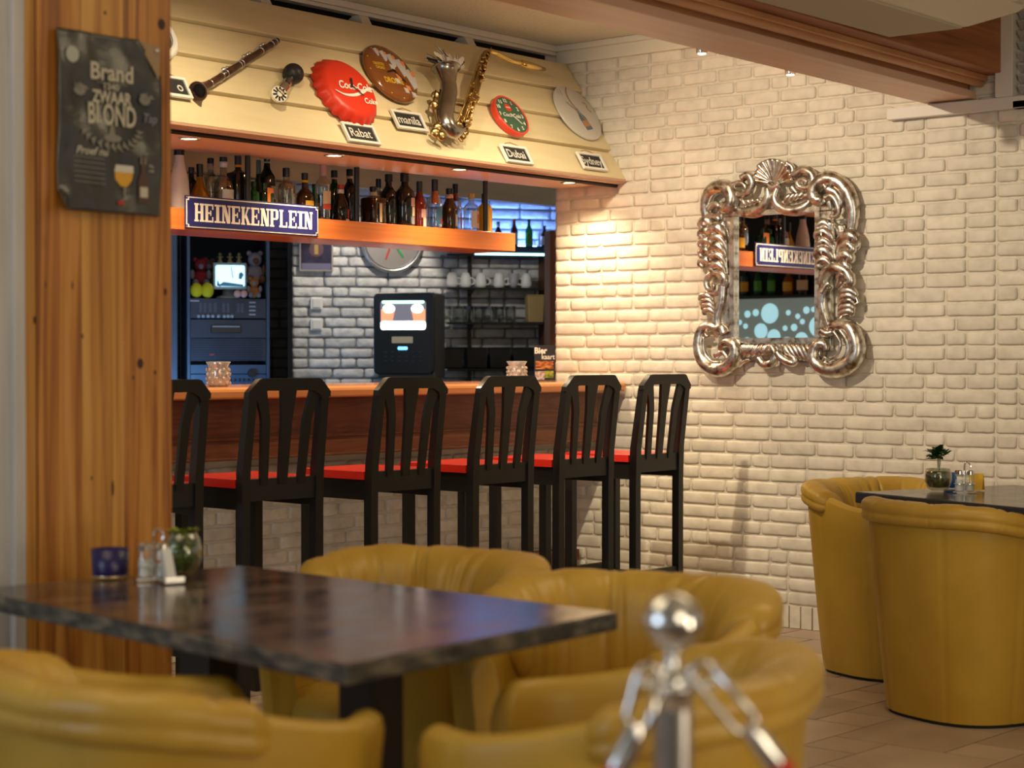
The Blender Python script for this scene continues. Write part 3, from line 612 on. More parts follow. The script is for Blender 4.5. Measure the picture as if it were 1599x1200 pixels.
BT = [ # px, top y, radius, Yoffset, kind, glass, cap, caph, labels, band, text
 (280, 232, .047, 0, 'vase', m_ceram, c_black, .11, [(.42, .52, c_silver, .5, .3)], None, 'tall matte white bottle with a black stopper, leftmost on the shelf'),
 (299, 262, .032, .12, 'spirit', m_dark, c_black, .12, [], None, 'dark bottle standing behind the matte white bottle'),
 (312, 257, .068, 0, 'decanter', m_amber, c_black, .26, [], None, 'amber decanter flask with sloping shoulders and a black neck'),
 (329, 248, .036, .11, 'spirit', m_cglass, c_black, .08, [(.40, .56, c_silver, .6, .2)], (c_pink, .80, .91), 'clear bottle with pinkish neck behind the amber flask'),
 (349, 246, .046, 0, 'round', m_cglass, c_black, .07, [(.24, .42, c_white, .9, .1)], (c_white, .82, .92), 'clear round bottle with a white label and white neck band'),
 (372, 243, .042, .02, 'square', m_dark, c_navy, .16, [(.12, .22, c_pink, .5, 0)], (c_lor, .80, .84), 'black square bottle with orange neck ring left of the first rod'),
 (396, 284, .028, 0, 'spirit', m_green, c_dgreen, .16, [], None, 'short bright green bottle just right of the first black rod'),
 (404, 251, .026, .13, 'long', m_dgreen, C('cap_sage', (.16, .22, .19), .4), .24, [], None, 'slim bottle with a grey-green neck behind the bright green one'),
 (417, 241, .040, .09, 'wine', m_dark, c_red, .07, [(.30, .5, c_grey, .5, .3)], (c_silver, .86, .88), 'tall dark wine bottle with a red tip'),
 (412, 286, .038, 0, 'square', m_dgreen, None, 0, [(.36, .84, c_lor, .62, .2), (.26, .36, c_grn, .62, .2)], None, 'dark square bottle with an orange and green label'),
 (447, 263, .040, .04, 'spirit', m_cglass, c_navy, .17, [(.2, .5, c_grey, .3, .3)], None, 'clear ribbed bottle with a navy cap above the street sign'),
 (476, 271, .042, 0, 'round', m_brown, c_black, .13, [(.12, .40, c_yel, .9, .25)], (c_yel, .80, .85), 'squat brown bottle with a yellow label and yellow neck ring'),
 (491, 288, .030, .08, 'spirit', m_green, c_dgreen, .1, [(.3, .5, c_white, .7, .1), (.52, .60, c_blue, .7, .1)], None, 'small green bottle with a blue and white label behind'),
 (504, 257, .038, 0, 'spirit', m_cglass, c_pink, .20, [(.30, .52, c_cream, .9, .2), (.20, .29, c_lred, .9, .2)], None, 'clear bottle with pink neck, cream label and red stripe'),
 (522, 267, .036, .09, 'wine', m_dgreen, c_black, .13, [], (c_pink, .84, .87), 'green bottle with a black cap and pink ring'),
 (532, 289, .041, 0, 'slope', m_dark, c_red, .10, [(.10, .34, c_lred, .35, .5), (.0, .08, c_white, .6, .5)], (c_white, .76, .88), 'short dark bottle with red cap and red sash'),
 (546, 265, .037, .07, 'wine', m_dark, c_black, .12, [(.04, .22, c_cream, .5, .5)], (c_cream, .83, .88), 'dark wine bottle with a cream band left of the second rod'),
 (583, 292, .050, 0, 'square', m_brown, c_black, .10, [(.06, .55, c_cream, .55, .3)], (c_cream, .76, .86), 'square whisky coloured bottle with a big cream label'),
 (591, 280, .032, .10, 'spirit', m_cglass, c_black, .18, [(.3, .5, c_yel, .5, .6)], (c_silver, .66, .74), 'clear bottle with a black cap behind the square bottle'),
 (607, 273, .043, .05, 'wine', m_dark, c_black, .14, [], None, 'plain black wine bottle right of the square bottle'),
 (632, 271, .050, 0, 'wine', m_dark, c_black, .16, [(.38, .54, c_pink, .6, .5), (.2, .37, c_cream, .45, .5), (.05, .19, c_grey, .5, .5)], None, 'large black bottle with an ornate picture label'),
 (655, 284, .035, 0, 'long', m_redgl, c_navy, .22, [(.22, .40, c_pink, .8, .3), (.02, .22, c_white, .5, .3)], (c_orange, .60, .76), 'dark red bottle with orange neck foil and pink label'),
 (679, 281, .038, 0, 'long', m_cglass, c_navy, .24, [(.10, .45, c_blue, .8, .2), (.12, .22, c_lred, .4, .5)], (c_orange, .52, .76), 'clear bottle with a long orange neck foil and blue label'),
 (702, 295, .042, 0, 'long', m_brown, c_black, .12, [(.10, .38, c_silver, .5, .5)], (c_pink, .74, .86), 'brown bottle with a round silver label'),
 (711, 288, .034, .11, 'long', m_cglass, c_navy, .20, [(.1, .4, c_lred, .5, .6)], (c_red, .66, .79), 'clear bottle with a red neck foil behind the brown one'),
 (736, 303, .040, 0, 'spirit', m_cglass, c_gold, .12, [(.1, .54, c_white, .95, .1), (.22, .46, c_lor, .4, .4)], None, 'clear bottle with a gold stopper and an orange picture label'),
 (757, 303, .040, .05, 'spirit', m_yliq, c_black, .32, [], (c_cream, .60, .68), 'yellow liqueur bottle behind the third rod, rightmost on the shelf')]
for (px, ty, r, yo, kd, gl, cp, ch, lb_, bd_, tx) in BT:
    Y = 6.066+.018+.05+(.015 if r < .045 else 0.0)+yo*1.0
    if yo < .03: Y = 6.066+.018+r+.034
    X = ony(px, 320, Y).x; h = ony(px, ty, Y).z-1.8625
    bottle(tx, (X, Y, 1.8625), h, r*.93, kd, gl, cp, ch, lb_, bd_)

# ---------------------------------------------------------------- things on the hood
def hthing(name, label, cat, a, s, h=.012, group=None, rot=0):
    loc = O_+A_*(a-.012)+S_*s+N_*h
    ca, sa = math.cos(rot), math.sin(rot); return thing(name, label, cat, loc, group=group, basis=(A_*ca+S_*sa, S_*ca-A_*sa, N_))
def chalk(a, s, txt, label, rot=0, tx=0):
    t = hthing('chalkboard_sign', label, 'sign', a, s, .018, 'city chalkboards on the bar hood', rot)
    W, Hh = .196, .098; fr = .013
    MB().box(-W/2, W/2, -Hh/2, -Hh/2+fr, 0, .012).box(-W/2, W/2, Hh/2-fr, Hh/2, 0, .012).box(-W/2, -W/2+fr, -Hh/2+fr, Hh/2-fr, 0, .012).box(W/2-fr, W/2, -Hh/2+fr, Hh/2-fr, 0, .012).build('frame', m_white, t, bevel=.0015)
    MB().box(-W/2+fr, W/2-fr, -Hh/2+fr, Hh/2-fr, .001, .005).build('slate', m_chalk, t)
    MB().tube([(-.07, Hh/2-.004, .006), (-.035, Hh/2+.014, .002), (0, Hh/2+.022, .001), (.035, Hh/2+.013, .002), (.07, Hh/2-.004, .006)], .0022, 6).build('string', m_string, t, smooth='all')
    text('lettering', txt, .062, m_chalkw, t, TR(tx, .002, .0055), .0003, .0004, .92)
chalk(-1.885, .054, 'Rabat', 'white framed chalkboard reading Rabat under the red bottle cap clock')
chalk(-1.520, .163, 'manila', 'white framed chalkboard reading manila left of the saxophone')
chalk(-.842, .055, 'Dubai', 'white framed chalkboard reading Dubai under the green clock')
chalk(-.240, .075, 'Sydney', 'white framed chalkboard reading Sydney at the right end of the hood')
chalk(-2.880, .160, 'o', 'white framed chalkboard partly hidden by the pine column', 0, .055)
def disc(mb, r, z0, z1, n=40, dome=0, T=None):
    pr = [(0, z0), (r, z0), (r, z1)]
    for k in range(1, 6):
        q = k/5; pr.append((r*math.cos(q*PI/2)**.6 if q < 1 else 0, z1+dome*math.sin(q*PI/2)))
    return mb.lathe(pr, n, T)
def hands(t, z, mt, r, a1, a2):
    for a, l, w_, nm in ((a1, r*.5, .004, 'hour_hand'), (a2, r*.72, .003, 'minute_hand')):
        MB().box(-w_, w_, -r*.1, l, z, z+.0012, Matrix.Rotation(-a, 4, 'Z')).build(nm, mt, t)
# red bottle cap clock
t = hthing('bottle_cap_clock', 'big red crown cap clock with white Coca-Cola script', 'clock', -1.872, .262, .016)
def fcap(rr, z, a): return rr*(1+(.045*math.cos(21*a) if z < .03 else 0)*(1-z/.03 if z < .03 else 0))
m_cap = M('red_cap_enamel', (.66, .035, .012), .4)
MB().lathe([(0, 0), (.166, 0), (.168, .006), (.161, .020), (.150, .037), (.139, .048), (.122, .053), (0, .056)], 126, fx=lambda rr, z, a: rr*(1+.045*math.cos(21*a)*max(0, 1-z/.045))).build('cap', m_cap, t, smooth='all')
text('lettering', 'Coca-Cola', .056, m_enamel, t, TR(.018, .002, .0570), .0003, .0014, .82, .4)
MB().tube(smoothpath([(-.115, -.030, 0.0568), (-.07, -.048, 0.0568), (-.01, -.045, 0.0568), (.05, -.025, 0.0568), (.10, .000, 0.0568), (.135, .004, 0.0568)]), [.002+.006*math.sin(PI*k/30) for k in range(31)], 6, flat=(1, 1, .1)).build('swoosh', m_enamel, t)
text('lettering', 'Light', .040, m_enamel, t, TR(.080, -.068, .060), .0003, .001, .9, .2) if False else text('lettering', 'Coke', .040, m_enamel, t, TR(.080, -.068, 0.0568), .0003, .001, .9, .2)
hands(t, .062, m_blackp, .09, R(20), R(135))
# brown clock
t = hthing('brown_clock', 'round glossy brown wall clock with yellow lettering and white figures', 'clock', -1.505, .412, .016)
MB().lathe([(0, 0), (.148, 0), (.154, .008), (.150, .020), (.132, .029), (.10, .033), (0, .036)], 56).build('face', M('brown_clock_face', (.23, .075, .018), .16, coat=.5), t, smooth='all')
m_cw = M('clock_white', (.60, .58, .60), .3, coat=.3); m_co = M('clock_orange', (.80, .28, .10), .3, coat=.3); m_cy = M('clock_yellow', (.75, .45, .03), .3, coat=.3)
def zz(x, y): rr = math.hypot(x, y); return .0365-.0075*(max(0, rr-.03)/.12)**2*1.0
for k, (cx, cy, s_) in enumerate(((-.055, .098, .016), (-.020, .082, .021), (.020, .062, .027), (.064, .032, .034), (.100, -.022, .038))):
    b = MB(); z = zz(cx, cy)
    b.prism([(cx-s_*.9, cy+s_*.9), (cx+s_*.3, cy+s_*1.2), (cx+s_*.9, cy+s_*.2), (cx+s_*.5, cy-s_*1.3), (cx-s_*.2, cy-s_*1.7)], z-.004, z+.0012); b.build('white_figure', m_cw, t)
    MB().prism([(cx+s_*.2, cy+s_*.9), (cx+s_*.95, cy+s_*.9), (cx+s_*.95, cy+s_*.2), (cx+s_*.4, cy+s_*.1)], z-.003, z+.0018).build('orange_detail', m_co, t)
for cx, cy, mm in ((.0, .02, m_cw), (.014, -.03, m_co), (-.004, -.055, m_cw), (.05, -.085, m_co), (.03, -.10, m_cw), (.075, -.115, m_cw)):
    z = zz(cx, cy); MB().prism([(cx-.012, cy+.014), (cx+.012, cy+.010), (cx+.013, cy-.014), (cx-.010, cy-.012)], z-.006, z+.0012).build('patch', mm, t)
text('lettering', "DROSTE", .040, m_cy, t, TR(-.030, -.058, .0350), .0005, .0014, .8)
text('lettering', "DROSTE'S\nCACAO", .020, m_cy, t, TR(-.080, .018, .0340), .0005, .0006, .8)
for k in range(12):
    a = R(30*k); MB().ball((.138*math.sin(a), .138*math.cos(a), .0255), .0042, 8, 5, (1, 1, .4)).build('hour_mark', m_cy, t)
hands(t, .038, m_blackp, .10, R(255), R(140))
# green clock with red rim
t = hthing('green_clock', 'small green clock with a red rim above the Dubai chalkboard', 'clock', -.762, .272, .016)
MB().lathe([(0, 0), (.108, 0), (.110, .006), (.110, .030), (.104, .034), (.100, .030)], 48, cap=False).build('rim', M('red_clock_rim', (.70, .06, .03), .3, coat=.3), t, smooth='all')
MB().lathe([(.102, .028), (0, .0285)], 48).build('face', M('green_clock_face', (.045, .12, .075), .35), t)
for k in range(12):
    a = R(30*((k+1) % 12)); text('numeral', str(k+1), .028, m_enamel, t, TR(.082*math.sin(a), .082*math.cos(a), .0292), .0003, .0008)
MB().lathe([(.022, .0288), (0, .030)], 20, T=TR(0, .042, 0)).build('red_badge', m_cap, t)
text('lettering', 'Coca-Cola', .030, m_enamel, t, TR(0, -.002, .0292), .0003, .0004, 1.0, .3)
text('lettering', 'DRINK', .012, m_enamel, t, TR(0, .042, .0305), .0003, 0)
hands(t, .031, m_enamel, .095, R(130), R(133))
# pale clock with printed bottle
t = hthing('pale_clock', 'large pale round clock with a printed bottle at the hood right end', 'clock', -.150, .375, .016)
MB().lathe([(0, 0), (.160, 0), (.162, .004), (.160, .010), (.154, .012), (0, .0122)], 56).build('face', M('pale_clock_face', (.62, .60, .56), .3, coat=.3), t, smooth=True)
text('numeral', '11', .055, m_grey, t, TR(-.078, .110, .0124), .0003, -.0006, .8)
MB().prism([(-.004, .02), (.010, .02), (.016, -.005), (.034, -.035), (.034, -.105), (-.022, -.105), (-.022, -.035), (-.008, -.005)], .012, .0136, TR(0, 0, 0, rz=R(14))).build('printed_bottle', M('printed_bottle_blue', (.13, .15, .22), .4), t)
MB().prism([(-.020, -.05), (.032, -.05), (.032, -.085), (-.020, -.085)], .013, .0142, TR(0, 0, 0, rz=R(14))).build('printed_label', M('printed_label_tan', (.50, .26, .10), .4), t)
MB().tube(smoothpath([(.0, .150, .0128), (-.025, .11, .0128), (-.022, .06, .0128), (.0, .02, .0128)]), .006, 6, flat=(1, 1, .15)).build('printed_ribbon', M('ribbon_tan', (.40, .22, .11), .4), t)
MB().tube(smoothpath([(.080, .07, .0128), (.105, .06, .0128), (.098, .035, .0128), (.118, .015, .0128)]), .0035, 6, flat=(1, 1, .15)).build('printed_swirl', M('ribbon_tan', (.40, .22, .11), .4), t)
hands(t, .015, m_grey, .12, R(150), R(308))
# clock half hidden by the column
t = hthing('column_side_clock', 'white rimmed clock mostly hidden behind the pine column', 'clock', -2.865, .40, .016)
MB().lathe([(.088, .030), (.095, 0), (.118, 0), (.120, .02), (.108, .034), (.092, .034), (.088, .020)], 40, cap=False).build('rim', m_white, t, smooth='all')
MB().lathe([(.094, .016), (0, .0165)], 40).build('face', M('dark_clock_face', (.10, .09, .075), .4), t)
# clarinet
t = hthing('clarinet', 'dark wooden clarinet with silver keys, bell at lower left', 'clarinet', *onc(313, 143, .05), h=0)
a0 = onc(313, 143, .05); a1 = onc(436, 64, .03); d = Vector((a1[0]-a0[0], a1[1]-a0[1], -.02)); Ln = d.length; q = Vector((0, 0, 1)).rotation_difference(d.normalized()).to_matrix().to_4x4(); q = Matrix.Translation((0, 0, .05)) @ q
m_cl = MN('grenadilla', [(.3, (.03, .012, .008)), (.7, (.085, .030, .018))], (1, 1, .2), 20, 4, .3)
MB().lathe([(.024, .012), (.036, -.002), (.038, .0), (.037, .006), (.026, .03), (.018, .065), (.0145, .10), (.0135, .2)], 28, q, cap=False).build('bell', m_cl, t, smooth='all')
MB().lathe([(0, .012), (.024, .012), (.024, .011)], 20, q).build('bell_bore', m_blackm, t)
MB().lathe([(.0385, -.001), (.0392, .001), (.0385, .004), (.037, .004)], 28, q, cap=False).build('bell_ring', m_steel, t, smooth='all')
MB().lathe([(.0135, .19), (.0130, Ln*.5), (.0122, Ln*.93), (.013, Ln*.94), (.013, Ln)], 20, q).build('tube', m_cl, t, smooth='all')
kb = MB(); rnd = random.Random(4)
for z in (.10, .20, .235, Ln*.5, Ln*.53, Ln*.78, Ln*.92, Ln*.97): kb.torus((0, 0, z), .0142, .0022, 18, 6, q)
for k in range(26):
    z = .12+(Ln-.2)*k/25; an = rnd.uniform(-.9, 1.4)+PI*.25; c_ = (math.cos(an)*.019, math.sin(an)*.019, z)
    kb.ball(c_, .0085, 8, 5, (1, 1, 1), q)
    kb.tube([(c_[0], c_[1], z-.012), (c_[0]*1.25, c_[1]*1.25, z), (c_[0], c_[1], z+.02)], .0016, 5, q)
for an in (.3, 1.1): kb.tube([(math.cos(an)*.021, math.sin(an)*.021, .10), (math.cos(an)*.021, math.sin(an)*.021, Ln-.12)], .0018, 6, q)
kb.build('keywork', m_steel, t, smooth='all')
# bulb horn
t = hthing('bulb_horn', 'silver reed horn with a round black rubber bulb', 'horn', *onc(450, 138, .03), h=0)
p1 = Vector((*onc(437, 150, .05), .05)); p2 = Vector((*onc(461, 116, .04), .04)); og = Vector((*onc(450, 138, .03), 0)); p1 -= og; p2 -= og
MB().ball(p2, .044, 24, 16).build('rubber_bulb', M('black_rubber', (.014, .014, .016), .45), t, smooth='all')
MB().tube([p2+(p1-p2)*.25, p2+(p1-p2)*.55, p2+(p1-p2)*.62, p2+(p1-p2)*.85, p1], [.018, .021, .026, .024, .030], 20).build('barrel', m_chrome, t, smooth=True)
fr_ = (p1-p2).normalized()*.4+Vector((0, 0, 1)); q = Matrix.Translation(p1+Vector((0, 0, .006))) @ Vector((0, 0, 1)).rotation_difference(fr_.normalized()).to_matrix().to_4x4()
MB().lathe([(0, .0), (.033, 0), (.034, .008), (.028, .010), (0, .010)], 28, q).build('horn_mouth', m_enamel, t, smooth=True)
hb = MB()
for k in range(10): hb.box(.012, .030, -.0035, .0035, .0095, .012, q @ Matrix.Rotation(k*PI/5, 4, 'Z'))
hb.build('slots', m_blackm, t)
# saxophone
t = hthing('saxophone', 'silver and brass saxophone hanging on the hood, paper flowers in its bell', 'saxophone', *onc(715, 150, 0), h=0)
og = Vector((*onc(715, 150, 0), 0))
def sp(px, py, h): a, s = onc(px, py, h); return Vector((a, s, h))-og
m_sax = MN('tarnished_silver', [(.3, (.24, .23, .21)), (.55, (.36, .34, .30)), (.8, (.46, .43, .37))], (1, 1, 1), 10, 4, .24, 1)
m_brass = MN('worn_brass', [(.3, (.42, .27, .09)), (.7, (.72, .50, .20))], (1, 1, 1), 24, 4, .24, 1)
bell = smoothpath([sp(699, 107, .13), sp(700, 115, .125), sp(702, 128, .12), sp(703, 145, .11), sp(699, 165, .10), sp(697, 183, .09), sp(702, 198, .085), sp(712, 205, .08), sp(721, 199, .08)], 4)
n = len(bell); rr = []
for k in range(n):
    q_ = k/(n-1); rr.append(.062*(1-q_)**0 * (1 if q_ < .02 else 1)*(.062-.0*q_)/.062 if False else (.064-.026*min(1, q_/.25)**.7 if q_ < .25 else .038+.006*math.sin((q_-.25)/.75*PI)-.006*q_))
MB().tube(bell, rr, 28).build('bell', m_sax, t, smooth='all')
MB().tube([bell[0]+(bell[0]-bell[1])*.6, bell[0], bell[1]], [.064, .068, .064], 28).build('bell_rim', m_sax, t, smooth='all')
body = smoothpath([sp(719, 203, .075), sp(726, 192, .07), sp(738, 155, .065), sp(750, 115, .06), sp(758, 92, .06), sp(761, 84, .06)], 4)
MB().tube(body, [.034-.018*k/(len(body)-1) for k in range(len(body))], 18).build('body_tube', m_brass, t, smooth='all')
nk = smoothpath([sp(761, 84, .06), sp(766, 81, .062), sp(776, 83, .064), sp(792, 91, .066), sp(806, 97, .068), sp(818, 99, .07)], 4)
m_brasn = M('bright_brass', (.80, .56, .20), .16, 1)
MB().tube(nk, [.014-.003*k/(len(nk)-1) for k in range(len(nk))], 14).build('neck', m_brasn, t, smooth='all')
MB().tube([sp(816, 98.5, .07), sp(824, 102, .07), sp(840, 106, .07), sp(853, 109, .07)], [.015, .019, .016, .008], 14).build('mouthpiece', m_brasn, t, smooth='all')
kb = MB(); rnd = random.Random(9)
for k in range(58):
    f = rnd.random(); c_ = body[int(f*(len(body)-1))]; rad_ = .034-.018*f; an = rnd.uniform(0, 2*PI)
    c2 = c_+Vector((math.cos(an)*rad_*1.25, math.sin(an)*.2*rad_, abs(math.sin(an))*rad_*1.15+.006))
    kb.lathe([(0, -.003), (.011-.004*f, -.003), (.011-.004*f, .003), (.004, .005), (0, .005)], 10, Matrix.Translation(c2) @ Matrix.Rotation(rnd.uniform(-1, 1), 4, 'X') @ Matrix.Rotation(rnd.uniform(-1, 1), 4, 'Y'))
    if k % 2 == 0: kb.tube([c2, c2+Vector((rnd.uniform(-.03, .03), rnd.uniform(-.01, .03), .006))], .0022, 5)
ax = (body[-1]-body[0]).normalized(); sd_ = ax.cross(Vector((0, 0, 1))).normalized()
for o_, h_ in ((.030, .02), (-.030, .02), (.018, .036), (-.012, .038), (.0, .034)):
    kb.tube([body[1]+sd_*o_+Vector((0, 0, h_)), body[-2]+sd_*o_*.5+Vector((0, 0, h_*.55))], .0026, 6)
kb.build('keywork', m_brass, t, smooth='all')
kb = MB()
for (px, py) in ((683, 150), (680, 165), (686, 200), (682, 208), (692, 213), (728, 206), (724, 212)):
    c_ = sp(px, py, .07); kb.lathe([(0, 0), (.020, 0), (.021, .006), (.012, .010), (0, .010)], 14, Matrix.Translation(c_) @ Matrix.Rotation(R(35), 4, 'X') @ Matrix.Rotation(R(-50), 4, 'Y'))
kb.torus(sp(722, 218, .03), .013, .0025).tube([sp(683, 142, .08), sp(678, 165, .075), sp(684, 190, .075), sp(690, 212, .07)], .004, 6).tube([sp(690, 140, .1), sp(686, 170, .09), sp(690, 196, .08)], .003, 6)
kb.build('low_keys', m_brass, t, smooth='all')
MB().tube([sp(703, 160, .075), sp(727, 166, .065)], .006, 8).tube([sp(690, 165, .10), sp(712, 163, .10)], .004, 8).build('brace', m_brass, t, smooth='all')
fw_ = thing('paper_flowers', 'bunch of white and black paper flowers in the saxophone bell', 'flowers', O_+A_*(og.x+sp(699, 105, .13).x)+S_*(og.y+sp(699, 105, .13).y)+N_*.13, basis=(A_, S_, N_))
fm = MB(); fk = MB(); rnd = random.Random(12)
for k in range(40):
    an = R(rnd.uniform(-75, 78)); l = rnd.uniform(.07, .13); z = rnd.uniform(-.03, .05); tip = Vector((math.sin(an)*l*1.15, math.cos(an)*l*.75, z))
    b0 = Vector((math.sin(an)*.03, -.01, z*.3)); sd_ = Vector((math.cos(an), -math.sin(an), rnd.uniform(-.15, .15))).normalized()*rnd.uniform(.009, .016)
    md = (b0+tip)/2+Vector((0, 0, .012))
    (fk if k % 6 == 0 else fm).add([b0-sd_*.3, b0+sd_*.3, md-sd_, md+sd_, tip-sd_*.5, tip+sd_*.5], [(0, 1, 3, 2), (2, 3, 5, 4)])
    if k % 3 == 1: fk.tube([md+Vector((0, 0, .002)), tip], .0016, 5)
fm.build('petals', m_white, fw_); fk.build('dark_petals', m_blackp, fw_)

# ---------------------------------------------------------------- bar stools
def make_stool():
    t = thing('bar_stool', '', 'bar stool')
    w2, d, hs = .185, .39, .82
    for s in (-1, 1):
        p = [(0, 0), (.036, 0), (.036, .04), (0, .04)]
        b = MB(); x0 = s*w2-(.036 if s > 0 else 0)
        sec = [(0.0, .0, 0), (.70, .0, 0), (.85, -.004, 0), (1.115, -.038, -.004*s)]
        vs = []
        for (z, yo, xo) in sec:
            wd = .036 if z < 1.1 else .030
            vs += [(x0+xo, yo, z), (x0+xo+.036, yo, z), (x0+xo+.036, yo+wd, z), (x0+xo, yo+wd, z)]
        fs = [(0, 3, 2, 1), (12, 13, 14, 15)]
        for i in range(3):
            for k in range(4): fs.append((i*4+k, i*4+(k+1) % 4, (i+1)*4+(k+1) % 4, (i+1)*4+k))
        b.add(vs, fs).build('rear_leg', m_black, t, bevel=.004, smooth=True)
        MB().box(x0, x0+.036, d-.04, d, 0, .79).build('front_leg', m_black, t, bevel=.004, smooth=True)
    MB().box(-w2+.036, w2-.036, .006, .03, .745, .822).build('rear_rail', m_black, t, bevel=.003, smooth=True)
    MB().box(-w2+.036, w2-.036, d-.03, d-.008, .715, .79).box(-w2+.006, -w2+.03, .036, d-.04, .715, .79).box(w2-.03, w2-.006, .036, d-.04, .715, .79).build('apron', m_black, t, bevel=.002)
    MB().box(-w2-.004, w2+.004, .038, d+.012, .792, .822).build('seat', m_red, t, bevel=.006, seg=3, smooth=True)
    for n, bxx in (('side_stretcher', (-w2+.006, -w2+.028, .036, d-.04)), ('side_stretcher', (w2-.028, w2-.006, .036, d-.04)), ('front_stretcher', (-w2+.036, w2-.036, d-.032, d-.010)), ('rear_stretcher', (-w2+.036, w2-.036, .008, .030))):
        z = .22 if 'side' in n else .26; MB().box(*bxx, z, z+.05).build(n, m_black, t, bevel=.002)
    T = Matrix(((1, 0, 0, 0), (0, 0, -1, -.016), (0, 1, 0, 0), (0, 0, 0, 1)))
    ww = w2+.002
    poly = [(-ww, 1.110), (-ww+.001, 1.128), (-ww+.045, 1.172), (-ww+.06, 1.176), (ww-.06, 1.176), (ww-.045, 1.172), (ww-.001, 1.128), (ww, 1.110), (ww-.038, 1.103), (ww-.052, 1.118), (ww-.085, 1.132), (-ww+.085, 1.132), (-ww+.052, 1.118), (-ww+.038, 1.103)]
    Ts = Matrix(((1, 0, 0, 0), (0, .13, -1, -.165), (0, 1, 0, 0), (0, 0, 0, 1)))
    def lean(z): return -.006-.040*(max(0, z-.82)/.35)
    b = MB(); b.prism(poly, 0, .026); b.v = [(x, lean(y)-.0+z_, y) for x, y, z_ in b.v]; b.build('top_rail', m_black, t, bevel=.003, smooth=True, fixn=True)
    def slat(p):
        b = MB(); b.prism(p, 0, .014); b.v = [(x, lean(y)+.008+z_, y) for x, y, z_ in b.v]; b.build('slat', m_black, t, bevel=.002, smooth=True, fixn=True)
    slat([(-.019, .80), (.019, .80), (.024, 1.03), (.036, 1.14), (-.036, 1.14), (-.024, 1.03)])
    for s in (-1, 1):
        slat([(s*.068, .80), (s*.100, .80), (s*.112, 1.02), (s*.118, 1.05), (s*.150, 1.125), (s*.100, 1.137), (s*.078, 1.04), (s*.075, 1.02)])
    return t
def copytree(o, parent=None):
    c = o.copy(); COL.objects.link(c)
    if parent: c.parent = parent
    for ch in list(o.children): copytree(ch, c)
    return c
st0 = make_stool()
stools = [(3.975, 5.0, 0, 'black wooden bar stool partly hidden by the pine column, leftmost of the row'),
          (4.525, 5.0, -3, 'black bar stool with a red seat, second from the left in the row'),
          (5.150, 5.0, -1, 'black bar stool with a red seat standing in front of the lit drinks machine'),
          (5.712, 5.0, 0, 'black bar stool with a red seat, fourth from the left in the row'),
          (6.245, 5.0, 0, 'black bar stool with a red seat before the Bier kaart card'),
          (6.765, 5.0, 2, 'black bar stool with a red seat standing nearest the white brick wall')]
for i, (x, y, a, lb_) in enumerate(stools):
    o = st0 if i == 0 else copytree(st0)
    o.location = (x, y, 0.004); o.rotation_euler = (0, 0, R(a)); o['label'] = lb_; o['category'] = 'bar stool'; o['group'] = 'bar stools along the bar'

